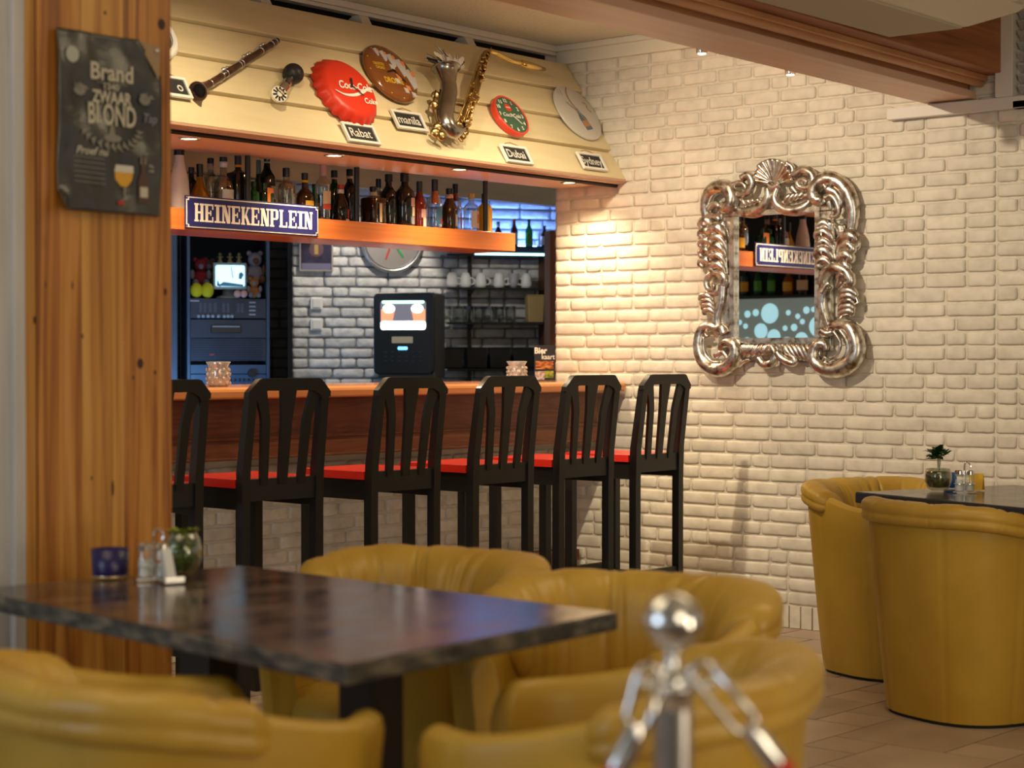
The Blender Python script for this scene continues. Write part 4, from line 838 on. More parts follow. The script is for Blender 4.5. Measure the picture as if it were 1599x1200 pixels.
# ---------------------------------------------------------------- tub armchairs (local +X = front)
def rimh(a):            # a = |angle| from the back, degrees
    if a < 40: return .735
    if a < 125: q = (a-40)/85; q = q*q*(3-2*q); return .735-.073*q
    return .662
def outline(a, W=.335, D=.315, n=2.7):
    c, s = math.cos(a), math.sin(a); r = (abs(c/D)**n+abs(s/W)**n)**(-1/n); return -r*c, r*s
def make_chair():
    t = thing('tub_chair', '', 'armchair'); N = 132; AE = 146
    def sc(z): return .80+.20*(max(z, 0)/.72)**.85
    b = MB(); rows = 15; vs = []; seams = (-78, -30, 30, 78, -122, 122)
    angs = [(-AE+2*AE*k/N) for k in range(N+1)]
    for a in angs:
        ar = R(a); x, y = outline(ar); ln = math.hypot(x, y); ux, uy = x/ln, y/ln; h = rimh(abs(a))
        th = .062; g_ = 0
        for s_ in seams:
            if abs(a-s_) < 1.2: g_ = .004
        e = AE-abs(a); h -= .05*max(0, 1-e/9)**2.2
        for (rho, z) in ((0, .012), (0, .10), (0, .25), (0, .40), (0, h-.10), (0, h-.030), (-.006, h-.010), (-.020, h), (-th/2, h+.003), (-th+.016, h-.001), (-th+.004, h-.012), (-th, h-.04), (-th, .45), (-th, .40), (-th, .33)):
            k = sc(z); rr = ln*k+rho-(g_ if rho > -.01 else 0); vs.append((ux*rr, uy*rr, z))
    for i in range(N):
        for k in range(rows-1): b.f.append((i*rows+k, (i+1)*rows+k, (i+1)*rows+k+1, i*rows+k+1))
        b.f.append((i*rows+rows-1, (i+1)*rows+rows-1, (i+1)*rows, i*rows))
    b.v = vs; b.f.append(tuple(range(rows-1, -1, -1))[::-1]); b.f.append(tuple(N*rows+k for k in range(rows))[::-1])
    b.build('shell', m_leather, t, smooth=True, fixn=True)
    # front panel
    fp = []
    for a in [AE-4+(360-2*AE+8)*k/14 for k in range(15)]: fp.append(a)
    b = MB(); vs = []
    for a in fp:
        x, y = outline(R(a)); ln = math.hypot(x, y)
        for (rho, z) in ((-.012, .012), (-.012, .22), (-.012, .33), (-.028, .352), (-.07, .355), (-.07, .012)):
            k = (ln*sc(z)+rho)/ln; vs.append((x*k, y*k, z))
    b.v = vs
    for i in range(14):
        for k in range(5): b.f.append((i*6+k, (i+1)*6+k, (i+1)*6+k+1, i*6+k+1))
    b.build('front_panel', m_leather, t, smooth='all', fixn=True)
    # seat
    b = MB(); ring = []; vs = [(0, 0, .445)]; nn = 48
    for (kk, z) in ((.35, .444), (.60, .440), (.76, .425), (.80, .40), (.80, .34)):
        for i in range(nn):
            x, y = outline(2*PI*i/nn); vs.append((x*kk*.98, y*kk*.98, z+.004*math.sin(7*2*PI*i/nn)*kk))
    fs = [(0, 1+i, 1+(i+1) % nn) for i in range(nn)]
    for r_ in range(4): fs += [(1+r_*nn+i, 1+(r_+1)*nn+i, 1+(r_+1)*nn+(i+1) % nn, 1+r_*nn+(i+1) % nn) for i in range(nn)]
    b.add(vs, fs).build('seat_cushion', m_leatherpad, t, smooth='all', fixn=True)
    # plinth
    b = MB(); b.prism([tuple(c*.79 for c in outline(2*PI*i/40)) for i in range(40)], 0, .016); b.build('plinth', m_blackm, t)
    # padded back cushion folded over the rim
    PE = 85; M_ = 180; rnd = random.Random(8); prof0 = [(.008, -.062), (.020, -.058), (.026, -.046), (.025, -.034), (.019, -.026), (.025, -.018), (.022, .002), (.012, .016), (-.010, .024), (-.042, .023), (-.078, .008), (-.104, -.025), (-.116, -.07), (-.120, -.14), (-.116, -.20), (-.104, -.255), (-.080, -.285), (-.058, -.28), (-.055, -.15), (-.052, -.02), (-.030, .004), (-.002, .004), (.004, -.06)]
    NP = len(prof0); vs = []
    pl = [(rnd.uniform(-84, 84), rnd.uniform(1.2, 3.2), rnd.uniform(.003, .009), rnd.uniform(-9, 9)) for _ in range(24)]+[(-24, .8, .012, 0), (24, .8, .012, 0), (-62, .8, .009, 0), (62, .8, .009, 0)]
    for i in range(M_+1):
        a = -PE+2*PE*i/M_; e = (PE-abs(a))/PE; env = (1-(1-min(1, (PE-abs(a))/9))**2.0)**.5 if PE-abs(a) < 9 else 1
        x, y = outline(R(a)); ln = math.hypot(x, y); ux, uy = x/ln, y/ln; h = rimh(abs(a))
        sidef = max(0, (abs(a)-45)/(PE-45)); sidef = sidef**1.5
        for j, (rho, dz) in enumerate(prof0):
            if dz < -.02 and 11 <= j <= 18: dz = -.02+(dz+.02)*(1-.62*sidef)
            wr = 0
            for (pa, pw, am, sk) in pl:
                q_ = (a-pa-sk*(j-10)/10)/pw
                if abs(q_) < 3: wr -= am*math.exp(-q_*q_)
            if j in (0, 3, 4, 5) or j > 16: wr *= .15
            elif j in (1, 2): wr *= .25
            elif j in (6, 7): wr *= .3
            elif j in (8, 9): wr *= .5
            cz = -.03; rho2 = (-.03+(rho+.03)*env); dz2 = (cz+(dz-cz)*env)
            k = sc(h+dz2); rr = ln*k+rho2
            if 5 <= j <= 9: vs.append((ux*rr, uy*rr, h+dz2+wr*.8))
            else: vs.append((ux*(rr-wr*(-1 if j < 5 else 1)*.0-(wr if j >= 10 else -wr)*.9), uy*(rr-(wr if j >= 10 else -wr)*.9), h+dz2))
    b = MB(); b.v = vs
    for i in range(M_):
        for j in range(NP): b.f.append((i*NP+j, i*NP+(j+1) % NP, (i+1)*NP+(j+1) % NP, (i+1)*NP+j))
    b.f.append(tuple(range(NP))); b.f.append(tuple(M_*NP+j for j in range(NP)))
    b.build('back_pad', m_leatherpad, t, smooth='all', sub=1, fixn=True)
    return t
ch0 = make_chair()
CH = [((2.000, 2.475), -7, 'mustard leather tub armchair at the near left of the dark table, wrinkled pad'),
      ((2.478, 1.925), 114, 'mustard leather tub armchair behind the chrome barrier post, nearest right'),
      ((3.20, 2.50), 194, 'mustard leather tub armchair facing the room between dark table and brick wall'),
      ((3.315, 3.25), 190, 'mustard leather tub armchair at the far side of the dark table, before the stools'),
      ((6.67, 3.76), 250, 'mustard leather tub armchair against the brick wall at the right table end'),
      ((6.048, 3.122), -19.5, 'mustard leather tub armchair at the right edge, seen from behind')]
for i, (p, a, lb_) in enumerate(CH):
    o = ch0 if i == 0 else copytree(ch0)
    o.location = (p[0], p[1], 0.004); o.rotation_euler = (0, 0, R(a)); o['label'] = lb_; o['category'] = 'armchair'; o['group'] = 'mustard tub armchairs'

# ---------------------------------------------------------------- tables
def table(name, label, corners, ztop, th, legs, edge):
    c = [Vector(p) for p in corners]; cen = sum(c, Vector((0, 0)))/4
    t = thing(name, label, 'table', (cen.x, cen.y, 0.004)); z = ztop-.004
    pl_ = [(p.x-cen.x, p.y-cen.y) for p in c]
    MB().prism(pl_, z-th, z).build('edge_band', edge, t, bevel=.004)
    pi = [(a*.994, b*.994) for a, b in pl_]; MB().prism(pi, z-.002, z+.0015).build('tabletop', m_table, t, bevel=.002)
    for (x, y) in legs:
        x -= cen.x; y -= cen.y; d_ = (c[1]-c[0]).normalized(); T = Matrix.Translation((x, y, 0)) @ Matrix.Rotation(math.atan2(d_.y, d_.x), 4, 'Z')
        MB().box(-.045, .045, -.045, .045, 0.02, z-th, T).build('leg', m_darkwood, t, bevel=.004); MB().box(-.22, .22, -.05, .05, 0, .03, T).build('foot', m_darkwood, t, bevel=.004)
    return t
table('dining_table', 'dark mottled rectangular table in the left foreground', [(2.139, 2.214), (2.934, 2.270), (3.005, 3.475), (2.302, 3.555)], .75, .034, ((2.56, 2.58), (2.66, 3.18)), m_tabedge)
P1 = Vector((6.166, 3.654)); u_ = Vector((-.335, -.942)); v_ = Vector((.942, -.335))
table('side_table', 'dark table at the right edge by the brick wall', [P1+u_*1.25, P1+u_*1.25+v_*.8, P1+v_*.8, P1], .75, .040, (tuple(P1+u_*.95+v_*.4), tuple(P1+u_*.34+v_*.4)), M('blue_black_edge', (.028, .034, .045), .4))

# things on the left table
ZT = .7556
p = onz(172, 902, ZT)
t = thing('candle_holder', 'dark purple glass tealight holder on the left table', 'candle holder', (p.x, p.y, ZT))
MB().lathe([(0, 0), (.037, 0), (.040, .006), (.043, .065), (.040, .065), (.037, .012), (0, .010)], 32).build('glass', M('purple_glass', (.016, .010, .075), .3), t, smooth='all')
MB().lathe([(0, .0112), (.030, .0112), (.030, .02), (0, .02)], 20).build('tealight', m_offw, t, smooth=True)
MB().lathe([(.038, .0005), (.0395, .002), (.0398, .006), (.038, .008)], 32, cap=False).build('gold_foot_ring', M('gold_ring', (.7, .5, .25), .25, .6), t, smooth='all')
def cruet(loc, label, s=1, rz=0, seth=None):
    t = thing('salt_and_pepper_set', label, 'condiment set', loc, rz)
    for k, (x, col) in enumerate(((-.019, (.75, .74, .72)), (.019, (.60, .58, .55)))):
        g_ = MB().lathe([(0, .004), (.0155, .004), (.0165, .008), (.0165, .062), (.015, .066), (0, .066)], 20, TR(x, 0, 0)).build('shaker', m_glass, t, smooth=True)
        MB().lathe([(0, .007), (.0145, .007), (.0145, .045-.01*k), (0, .045-.01*k)], 16, TR(x, 0, 0)).build('salt' if k == 0 else 'pepper', C('salt%d' % k, col, .9), g_, smooth=True)
        MB().lathe([(0, .066), (.0165, .066), (.0165, .078), (.012, .082), (0, .082)], 20, TR(x, 0, 0)).build('shaker_cap', m_chrome, g_, smooth=True)
    MB().box(-.042, .042, -.022, .022, 0, .004).tube(smoothpath([(0, 0, .004), (0, 0, .095), (.010, 0, .112), (.022, 0, .098), (.020, 0, .088)]), .0025, 8).torus((-.019, 0, .030), .0185, .0015).torus((.019, 0, .030), .0185, .0015).build('chrome_stand', m_chrome, t, smooth=True)
    return t
p = onz(240, 905, ZT); cruet((p.x, p.y, ZT), 'chrome and glass salt and pepper set on the left table', 1, R(-25))
p = onz(262, 909, ZT); nt_ = thing('menu_holder', 'white napkin stack in a small holder beside the salt and pepper', 'napkin holder', (p.x, p.y-.01, ZT), R(-20))
for k in range(6):
    MB().box(-.010, .010, -.0012+k*.0042-.012, .0012+k*.0042-.012, .006, .076-.004*(k % 3), Matrix.Rotation(R(-10), 4, 'Y')).build('napkin', m_white, nt_)
MB().box(-.020, .026, -.020, .016, 0, .005).box(-.020, .026, -.020, -.017, .005, .013).build('holder', m_steel, nt_, bevel=.001)
def leafmesh(mb, p, d, l, w_, rnd):
    d = d.normalized(); s_ = d.cross(Vector((0, 0, 1))); s_ = s_.normalized() if s_.length > .01 else Vector((1, 0, 0)); up = s_.cross(d)
    a = [p, p+d*l*.35+s_*w_-up*.001, p+d*l*.35+up*.003, p+d*l*.35-s_*w_-up*.001, p+d*l*.75+s_*w_*.6, p+d*l*.75+up*.002, p+d*l*.75-s_*w_*.6, p+d*l-up*l*.12]
    mb.add(a, [(0, 1, 2), (0, 2, 3), (1, 4, 5, 2), (2, 5, 6, 3), (4, 7, 5), (5, 7, 6)])
p = onz(285, 898, ZT)
t = thing('terrarium_vase', 'round glass vase filled with green leaves and moss on the left table', 'vase', (p.x, p.y, ZT))
MB().lathe([(0, 0), (.020, 0), (.034, .012), (.044, .035), (.046, .055), (.041, .080), (.030, .098), (.027, .100), (.028, .097), (.038, .078), (.043, .055), (.041, .036), (.031, .015), (0, .006)], 36).build('glass', thin_glass('greenish_glass', (.86, .93, .80)), t, smooth='all')
rnd = random.Random(3); lm = MB(); rl = MB()
for k in range(120):
    th = rnd.uniform(0, 2*PI); z = rnd.uniform(.012, .085); rmax = .036*math.sin(PI*min(1, max(.12, z/.10)))**.5; r_ = rmax*rnd.random()**.5*.8
    leafmesh(lm if rnd.random() < .88 else rl, Vector((r_*math.cos(th), r_*math.sin(th), z)), Vector((rnd.uniform(-1, 1), rnd.uniform(-1, 1), rnd.uniform(-.2, 1))), .024, .009, rnd)
for k in range(22):
    th = rnd.uniform(0, 2*PI); leafmesh(lm if k % 4 else rl, Vector((.012*math.cos(th), .012*math.sin(th), .092)), Vector((math.cos(th), math.sin(th), rnd.uniform(.2, .9))), .030, .012, rnd)
lm.build('leaves', MN('leaf_green', [(.3, (.16, .24, .02)), (.7, (.42, .46, .06))], nscale=60, rough=.5, island=.4), t); rl.build('dark_leaves', M('leaf_maroon', (.06, .015, .012), .5), t)

# things on the right table
ZR = .7556
p = onz(1465, 766, ZR)
t = thing('succulent_pot', 'small leafy plant in a rounded glass pot on the right table', 'potted plant', (p.x, p.y, ZR))
MB().lathe([(0, 0), (.026, 0), (.040, .008), (.050, .035), (.050, .060), (.043, .082), (.041, .082), (.047, .060), (.047, .036), (.037, .012), (0, .008)], 36).build('glass_pot', thin_glass('clear_pot_glass', (.90, .94, .88)), t, smooth='all')
MB().lathe([(0, .010), (.034, .012), (.044, .036), (.044, .058), (.041, .070), (0, .072)], 28).build('soil', MN('moss_soil', [(.3, (.05, .045, .008)), (.7, (.20, .16, .03))], nscale=60, rough=.9), t, smooth='all')
MB().tube(smoothpath([(0, 0, .07), (.003, .002, .10), (0, 0, .135)]), .0035, 6).tube(smoothpath([(.004, 0, .07), (.010, -.002, .10), (.012, 0, .125)]), .0025, 6).build('stem', M('stem_pale', (.45, .42, .30), .6), t, smooth='all')
lm = MB(); rnd = random.Random(31)
for k in range(46):
    th = rnd.uniform(0, 2*PI); el = rnd.uniform(-.15, .8); base = Vector((rnd.uniform(-.012, .016), rnd.uniform(-.012, .012), rnd.uniform(.115, .150)))
    leafmesh(lm, base, Vector((math.cos(th), math.sin(th), el)), rnd.uniform(.034, .056), .014, rnd)
lm.build('leaves', MN('dark_leaf_green', [(.3, (.012, .045, .010)), (.7, (.04, .11, .02))], nscale=50, rough=.35, island=.3), t)
p = onz(1506, 769, ZR); cruet((p.x, p.y, ZR), 'clear salt and pepper set with chrome handle on the right table', 1, R(-60))
p = onz(1489, 763, ZR); t = thing('blue_shaker', 'small blue tealight glass between pot and salt set on the right table', 'candle holder', (p.x+.03, p.y+.03, ZR))
MB().lathe([(0, 0), (.020, 0), (.026, .006), (.024, .040), (.018, .058), (.016, .058), (.020, .040), (0, .030)], 24).build('glass', M('blue_glass', (.01, .10, .42), .08, coat=.4), t, smooth='all')
p = onz(1524, 766, ZR); t = thing('gold_table_card', 'folded gold table card standing on the right table', 'table card', (p.x+.02, p.y+.01, ZR), R(-78))
MB().add([(-.028, -.020, 0), (.028, -.020, 0), (.028, 0, .062), (-.028, 0, .062), (-.028, .020, 0), (.028, .020, 0), (-.028, -.0185, 0), (.028, -.0185, 0), (.028, 0, .059), (-.028, 0, .059), (-.028, .0185, 0), (.028, .0185, 0)], [(0, 1, 2, 3), (3, 2, 5, 4), (6, 9, 8, 7), (9, 10, 11, 8), (0, 6, 7, 1), (4, 5, 11, 10), (0, 3, 9, 6), (3, 4, 10, 9), (1, 7, 8, 2), (2, 8, 11, 5)]).build('card', M('gold_card', (.80, .50, .05), .35, .3), t, fixn=True)

# ---------------------------------------------------------------- ornate mirror
mir = thing('ornate_mirror', 'ornate silver baroque mirror with a shell crest on the white brick wall', 'mirror', (XW-.012, 4.803, 1.63), basis=(Vector((0, -1, 0)), Vector((0, 0, 1)), Vector((-1, 0, 0))))
XM = XW-.012
def mp(cx, cy, h=.03):            # ornament point: traced spot on the frame, h = height above the wall
    P = onx(1070+cx/3.243, 230+cy/3.243, XM-.03); return Vector((4.803-P.y, P.z-1.63, h))
gl = [mp(262, 348, 0), mp(672, 330, 0), mp(680, 968, 0), mp(262, 978, 0)]
x0, x1 = -.222, .222; z0, z1 = -.287, .288
MB().box(x0-.012, x1+.012, z0-.012, z1+.012, .018, .022).build('mirror_glass', m_mirror, mir)
fr = MB()
for (a, b, c, d_) in ((x0-.075, x1+.075, z1, z1+.06), (x0-.075, x1+.075, z0-.06, z0), (x0-.075, x0, z0, z1), (x1, x1+.075, z0, z1)): fr.box(a, b, c, d_, .0, .030)
fr.build('backing_frame', m_silver, mir, bevel=.004)
ir = MB()
for (a, b, c, d_) in ((x0-.022, x1+.022, z1-.002, z1+.020), (x0-.022, x1+.022, z0-.020, z0+.002), (x0-.022, x0+.002, z0, z1), (x1-.002, x1+.022, z0, z1)): ir.box(a, b, c, d_, .02, .044)
ir.build('inner_rim', m_silver, mir, bevel=.006, seg=3, smooth=True)
PXM = 3.243*263.0   # crop pixels per metre, roughly
def stroke(mb, pts, r0, r1, h0=.03, h1=None, k=5, mid=None, n=10, fat=1.0):
    r0 *= fat; r1 *= fat
    h1 = h0 if h1 is None else h1; m = len(pts); P = [mp(p[0], p[1], h0+(h1-h0)*i/(m-1)) for i, p in enumerate(pts)]; S = smoothpath(P, k); L = len(S); rr = []
    for i in range(L):
        q_ = i/(L-1); r_ = r0+(r1-r0)*q_
        if mid: r_ = r0*(1-q_)**2+2*mid*q_*(1-q_)+r1*q_*q_
        rr.append(max(1.5, r_)/PXM*1.0)
    mb.tube(S, rr, n)
def mirr(pts): return [(946-x, y) for x, y in pts]
orn = MB()
# corner scrolls at the top
stroke(orn, [(112, 360), (108, 300), (125, 240), (165, 205), (215, 205), (245, 235), (248, 280), (222, 312), (195, 300)], 22, 22, .03, .055, mid=40)
stroke(orn, [(130, 320), (160, 290), (190, 310), (175, 345), (140, 345)], 16, 8, .05)
stroke(orn, [(105, 400), (115, 360), (150, 345), (185, 370)], 16, 10, .045)
stroke(orn, [(845, 420), (856, 330), (840, 250), (800, 190), (740, 160), (690, 180), (662, 230), (680, 268), (708, 262)], 20, 20, .03, .055, mid=42)
stroke(orn, [(740, 215), (780, 235), (800, 285), (770, 330)], 24, 10, .05)
stroke(orn, [(725, 260), (760, 250), (790, 300), (785, 350), (750, 350)], 16, 8, .055)
stroke(orn, [(770, 170), (760, 200), (735, 210), (720, 190)], 14, 8, .06)
# swirls under the shell
stroke(orn, [(425, 205), (432, 250), (400, 300), (340, 330), (280, 325), (262, 300)], 14, 9, .045, .03, mid=34)
stroke(orn, [(478, 205), (462, 260), (490, 305), (545, 322), (610, 300), (652, 250)], 12, 12, .045, .03, mid=32)
stroke(orn, [(300, 160), (330, 142), (352, 170), (345, 215), (300, 245), (262, 230), (265, 200)], 18, 8, .05)
stroke(orn, [(250, 190), (290, 180), (315, 205), (300, 235)], 12, 6, .045)
stroke(orn, [(560, 150), (600, 118), (645, 130), (662, 170), (640, 205), (600, 205), (585, 180), (610, 165), (635, 178)], 22, 8, .04, .062)
stroke(orn, [(545, 200), (580, 240), (640, 245), (665, 230)], 16, 14, .035)
for k in range(4): stroke(orn, [(290+k*26, 262+k*8), (312+k*24, 280-k*3), (318+k*22, 305-k*6)], 4, 4, .052, mid=20)
for k in range(4): stroke(orn, [(520+k*24, 290-k*8), (530+k*22, 258-k*3), (552+k*20, 240-k*4)], 4, 4, .052, mid=20)
stroke(orn, [(452, 260), (452, 300)], 12, 5, .045)
# left side: stem with curled leaf lobes
stroke(orn, [(195, 380), (205, 470), (208, 560), (214, 650)], 20, 14, .036)
for k in range(5):
    y = 430+k*46; stroke(orn, [(214, y+52), (204, y+4), (176, y-22), (148-4*k % 7, y-8), (150, y+16)], 5, 9, .042, .060, mid=(42, 28, 36, 26, 32)[k])
stroke(orn, [(160, 620), (125, 560), (112, 470), (125, 380)], 13, 10, .03, .04)
for k in range(5):
    y = 385+k*50; stroke(orn, [(140, y+52), (134, y+6), (112, y-14), (88, y+4), (92+3*k, y+26)], 5, 8, .034, .050, mid=32)
stroke(orn, [(205, 700), (212, 665), (185, 640), (145, 645), (122, 680), (132, 718), (158, 722), (165, 698)], 22, 8, .04, .06)
stroke(orn, [(120, 735), (160, 745), (195, 720)], 12, 8, .045)
stroke(orn, [(196, 690), (190, 780), (168, 870), (175, 920)], 22, 22, .034, mid=20)
for k in range(4):
    y = 760+k*24; stroke(orn, [(150+k*4, y+20), (125+k*4, y-8), (92+k*6, y-2), (82+k*8, y+20)], 5, 5, .04, .045, mid=30-k)
# right side, broader
stroke(orn, [(745, 380), (735, 470), (722, 560), (705, 640)], 26, 14, .036)
for k in range(5):
    y = 404+k*47; stroke(orn, [(760, y+56), (748, y+4), (716, y-22), (690, y-2), (697, y+24)], 5, 9, .042, .060, mid=(30, 44, 32, 46, 30)[k])
stroke(orn, [(700, 720), (735, 650), (785, 560), (800, 470), (790, 400)], 12, 26, .035, .03)
for k in range(5):
    y = 462+k*48; stroke(orn, [(768, y+66), (796, y+6), (840-k*9, y-18), (874-k*13, y+6), (858-k*12, y+30)], 6, 9, .034, .054, mid=(48, 34, 46, 32, 38)[k])
stroke(orn, [(845, 450), (878, 470), (880, 510), (850, 520)], 14, 6, .04)
stroke(orn, [(695, 700), (715, 640), (760, 610), (820, 625), (852, 670), (842, 702), (815, 690)], 15, 8, .042, .055, mid=36)
stroke(orn, [(705, 740), (730, 700), (745, 690)], 12, 6, .055)
stroke(orn, [(720, 700), (700, 790), (722, 870), (745, 920)], 26, 20, .034, mid=22)
for k in range(5):
    y = 742+k*26; stroke(orn, [(785, y+24), (805, y-8), (850, y-14), (880-k*8, y+14)], 6, 6, .04, .045, mid=34-k)
stroke(orn, [(855, 800), (885, 790), (872, 760)], 10, 6, .045)
# bottom scrolls
stroke(orn, [(212, 945), (195, 915), (160, 925)], 20, 14, .05)
stroke(orn, [(160, 960), (165, 925), (130, 905), (95, 930), (82, 1000), (100, 1075), (150, 1122), (215, 1120), (262, 1075), (270, 1020), (240, 990), (205, 1000), (195, 1030)], 9, 12, .04, .055, mid=52)
stroke(orn, [(130, 930), (118, 945), (130, 960), (142, 950)], 8, 4, .06)
stroke(orn, [(110, 960), (112, 1030), (150, 1085), (205, 1090)], 7, 7, .058)
stroke(orn, [(170, 1060), (205, 1040), (225, 1065), (200, 1100)], 13, 7, .058)
stroke(orn, [(735, 945), (745, 915), (775, 905), (830, 905), (868, 950), (882, 1020), (860, 1085), (800, 1122), (730, 1125), (680, 1095), (665, 1045), (685, 1000), (720, 1000), (728, 1030)], 12, 10, .04, .055, mid=58)
stroke(orn, [(800, 925), (840, 985), (832, 1060), (770, 1100)], 8, 8, .062)
stroke(orn, [(770, 930), (805, 990), (790, 1050), (745, 1085)], 7, 7, .064)
stroke(orn, [(705, 930), (730, 945), (760, 935)], 20, 10, .052)
stroke(orn, [(735, 1065), (720, 1085), (745, 1100), (755, 1080)], 12, 6, .06)
# bottom twisted garland
for k in range(7): stroke(orn, [(272+k*24, 1068-k*3), (290+k*24, 1030), (318+k*22, 1000)], 6, 5, .044, mid=26)
for k in range(8): stroke(orn, [(500+k*24, 1000), (530+k*22, 1035), (560+k*18, 1072+k*3)], 6, 5, .044, mid=26)
stroke(orn, [(385, 1068), (410, 1100), (455, 1092), (468, 1045), (445, 1010), (420, 1030)], 16, 8, .05, mid=22)
stroke(orn, [(478, 1040), (510, 1075), (560, 1095), (565, 1070), (520, 1050)], 18, 10, .05)
stroke(orn, [(270, 1105), (300, 1085), (330, 1075)], 12, 6, .035); stroke(orn, [(640, 1098), (660, 1110), (650, 1080)], 10, 6, .035)
orn.build('scroll_ornament', m_silver, mir, smooth='all')
shl = MB()
for k in range(13):
    a = R(172-k*13.4); r_ = 112 if 2 < k < 10 else 100
    cx, cy = 455, 185; tx, ty = cx+math.cos(a)*r_*1.02, cy-math.sin(a)*r_*1.12
    stroke(shl, [(cx-10+math.cos(a)*8, cy), ((cx+tx)/2, (cy+ty)/2), (tx, ty)], 4, 13, .03, .042, k=4)
stroke(shl, [(430, 190), (455, 205), (485, 190)], 14, 14, .045)
stroke(shl, [(520, 80), (550, 105), (548, 150)], 12, 8, .04)
shl.build('shell_crest', m_silver, mir, smooth='all')

# ---------------------------------------------------------------- things on the bar
def knob_glass(px, py, label):
    p = onz(px, py, 1.137) if False else ony(px, py, 5.87); t = thing('tealight_glass', label, 'candle holder', (p.x, p.y, 1.137), 0, 'knobbly tealight glasses on the bar')
    g_ = MB().lathe([(0, 0), (.038, 0), (.044, .01), (.044, .06), (.040, .082), (.050, .098), (.048, .10), (.037, .083), (.041, .058), (.040, .012), (0, .008)], 28)
    for i in range(4):
        for k in range(9):
            a = 2*PI*(k+.5*(i % 2))/9; g_.ball((.044*math.cos(a), .044*math.sin(a), .014+i*.018), .008, 8, 6, (1, 1, 1))
    g_.build('glass', M('mercury_glass', (.62, .54, .50), .12, .35, trans=.3), t, smooth='all')
knob_glass(341, 596, 'knobbly glass tealight holder on the bar, left, before the blue rack')
knob_glass(807, 592, 'knobbly glass tealight holder on the bar beside the Bier kaart card')
p = ony(850, 590, 5.95)
t = thing('beer_menu_card', 'dark standing menu card reading Bier kaart on the bar by the wall', 'menu', (p.x, 5.95, 1.137), R(-22))
MB().box(-.055, .055, -.0015, .0015, .006, .178).build('card', M('menu_dark', (.030, .028, .036), .4), t)
text('lettering', 'Bier', .042, m_white, t, TR(-.022, -.0018, .150, PI/2), .0003, .0014)
text('lettering', 'kaart', .036, m_offw, t, TR(.020, -.0018, .120, PI/2), .0003, .0006)
MB().box(-.05, .05, -.0022, -.0016, .060, .100).build('printed_picture', MN('menu_print', [(.35, (.05, .02, .02)), (.5, (.40, .10, .02)), (.65, (.50, .30, .12))], (1, 1, 4), 30, 3, .4), t)
MB().box(-.052, .0, -.0022, -.0016, .008, .05).build('printed_glass', MN('menu_print_pink', [(.4, (.25, .16, .20)), (.6, (.6, .5, .5))], (1, 1, 1), 60, 3, .4), t)
MB().box(.0, .05, -.0022, -.0016, .018, .052).build('printed_hops', MN('menu_print_green', [(.4, (.10, .16, .02)), (.6, (.34, .36, .06))], (1, 1, 1), 60, 3, .4), t)
MB().box(-.056, .056, -.012, .012, 0, .006).build('base', m_glass, t)

# ---------------------------------------------------------------- behind the bar: bulkhead, back counter
bk = MB()
for k in range(5): bk.box(4.2, 9.6, 7.2-.004*(k % 2), 7.26, 2.16+k*.135, 2.16+k*.135+.128)
bh = thing('bulkhead', 'olive grey boarded bulkhead hanging behind the bottle shelf', 'bulkhead', (4.2, 7.2, 1.9)); bho = []
bk.v = [(x-4.2, y-7.2, z-1.9) for x, y, z in bk.v]
(bk.build('upper_boards', MN('olive_grey_board', [(.3, (.40, .35, .26)), (.7, (.50, .44, .33))], (.6, 3, 3), 4, 4, .45), bh))
bk = MB()
for k in range(3): bk.box(4.2, 6.62, 7.215-.004*(k % 2), 7.25, 1.90+k*.085, 1.90+k*.085+.080)
bk.v = [(x-4.2, y-7.2, z-1.9) for x, y, z in bk.v]
(bk.build('lower_boards', MN('brown_grey_board', [(.3, (.32, .26, .18)), (.7, (.40, .33, .23))], (.6, 3, 3), 4, 4, .45), bh))
# back counter under the back wall
cc = P0+Vector((0, 0, 0)); nB = Vector((-.5599, -.8285, 0))
bc = thing('back_counter', 'dark back counter under the grey brick wall behind the bar', 'counter', P0+nB*.60, RB)
MB().box(0, 1.83, 0, .575, 1.02, 1.055).build('worktop', m_blackp, bc, bevel=.003); MB().box(.01, 1.82, .02, .575, .0, 1.02).build('cabinet', m_blackm, bc)
def blocal(px, py, D):     # point given in back wall frame
    return atD(px, py, D)
# coffee machine
D_ = 11.15; pa = atD(583, 585, D_); pb = atD(674, 585, D_); wdt = (pb-pa).length*1.05
cm = thing('drinks_machine', 'black coffee machine with a bright lit picture panel behind the bar', 'coffee machine', (pa.x, pa.y, 1.055), RB-R(24))
z0_ = atD(583, 585, D_).z-1.055; z1_ = atD(583, 458, D_).z-1.055; hh = z1_-z0_
def rrect(x0, x1, z0, z1, r, n=5):
    q_ = []
    for (cx, cz, a0) in ((x1-r, z1-r, 0), (x0+r, z1-r, 90), (x0+r, z0+r, 180), (x1-r, z0+r, 270)):
        for k in range(n+1): a = R(a0+90*k/n); q_.append((cx+r*math.cos(a), cz+r*math.sin(a)))
    return q_
MB().prism(rrect(0, wdt, z0_, z1_, .03), 0, .05, Ty).build('front_panel', m_blackp, cm, bevel=.008, fixn=True)
MB().box(.012, wdt-.004, .05, .38, z0_-.02, z1_+.004).build('housing', M('machine_side_grey', (.10, .10, .095), .4), cm, bevel=.01)
MB().box(.03, .07, .08, .12, 0, z0_).box(wdt-.06, wdt-.02, .08, .12, 0, z0_).box(.03, .07, .3, .34, 0, z0_).box(wdt-.06, wdt-.02, .3, .34, 0, z0_).build('feet', m_grey, cm)
sx0, sx1 = wdt*.12, wdt*.88; sz0, sz1 = z0_+hh*.545, z0_+hh*.91
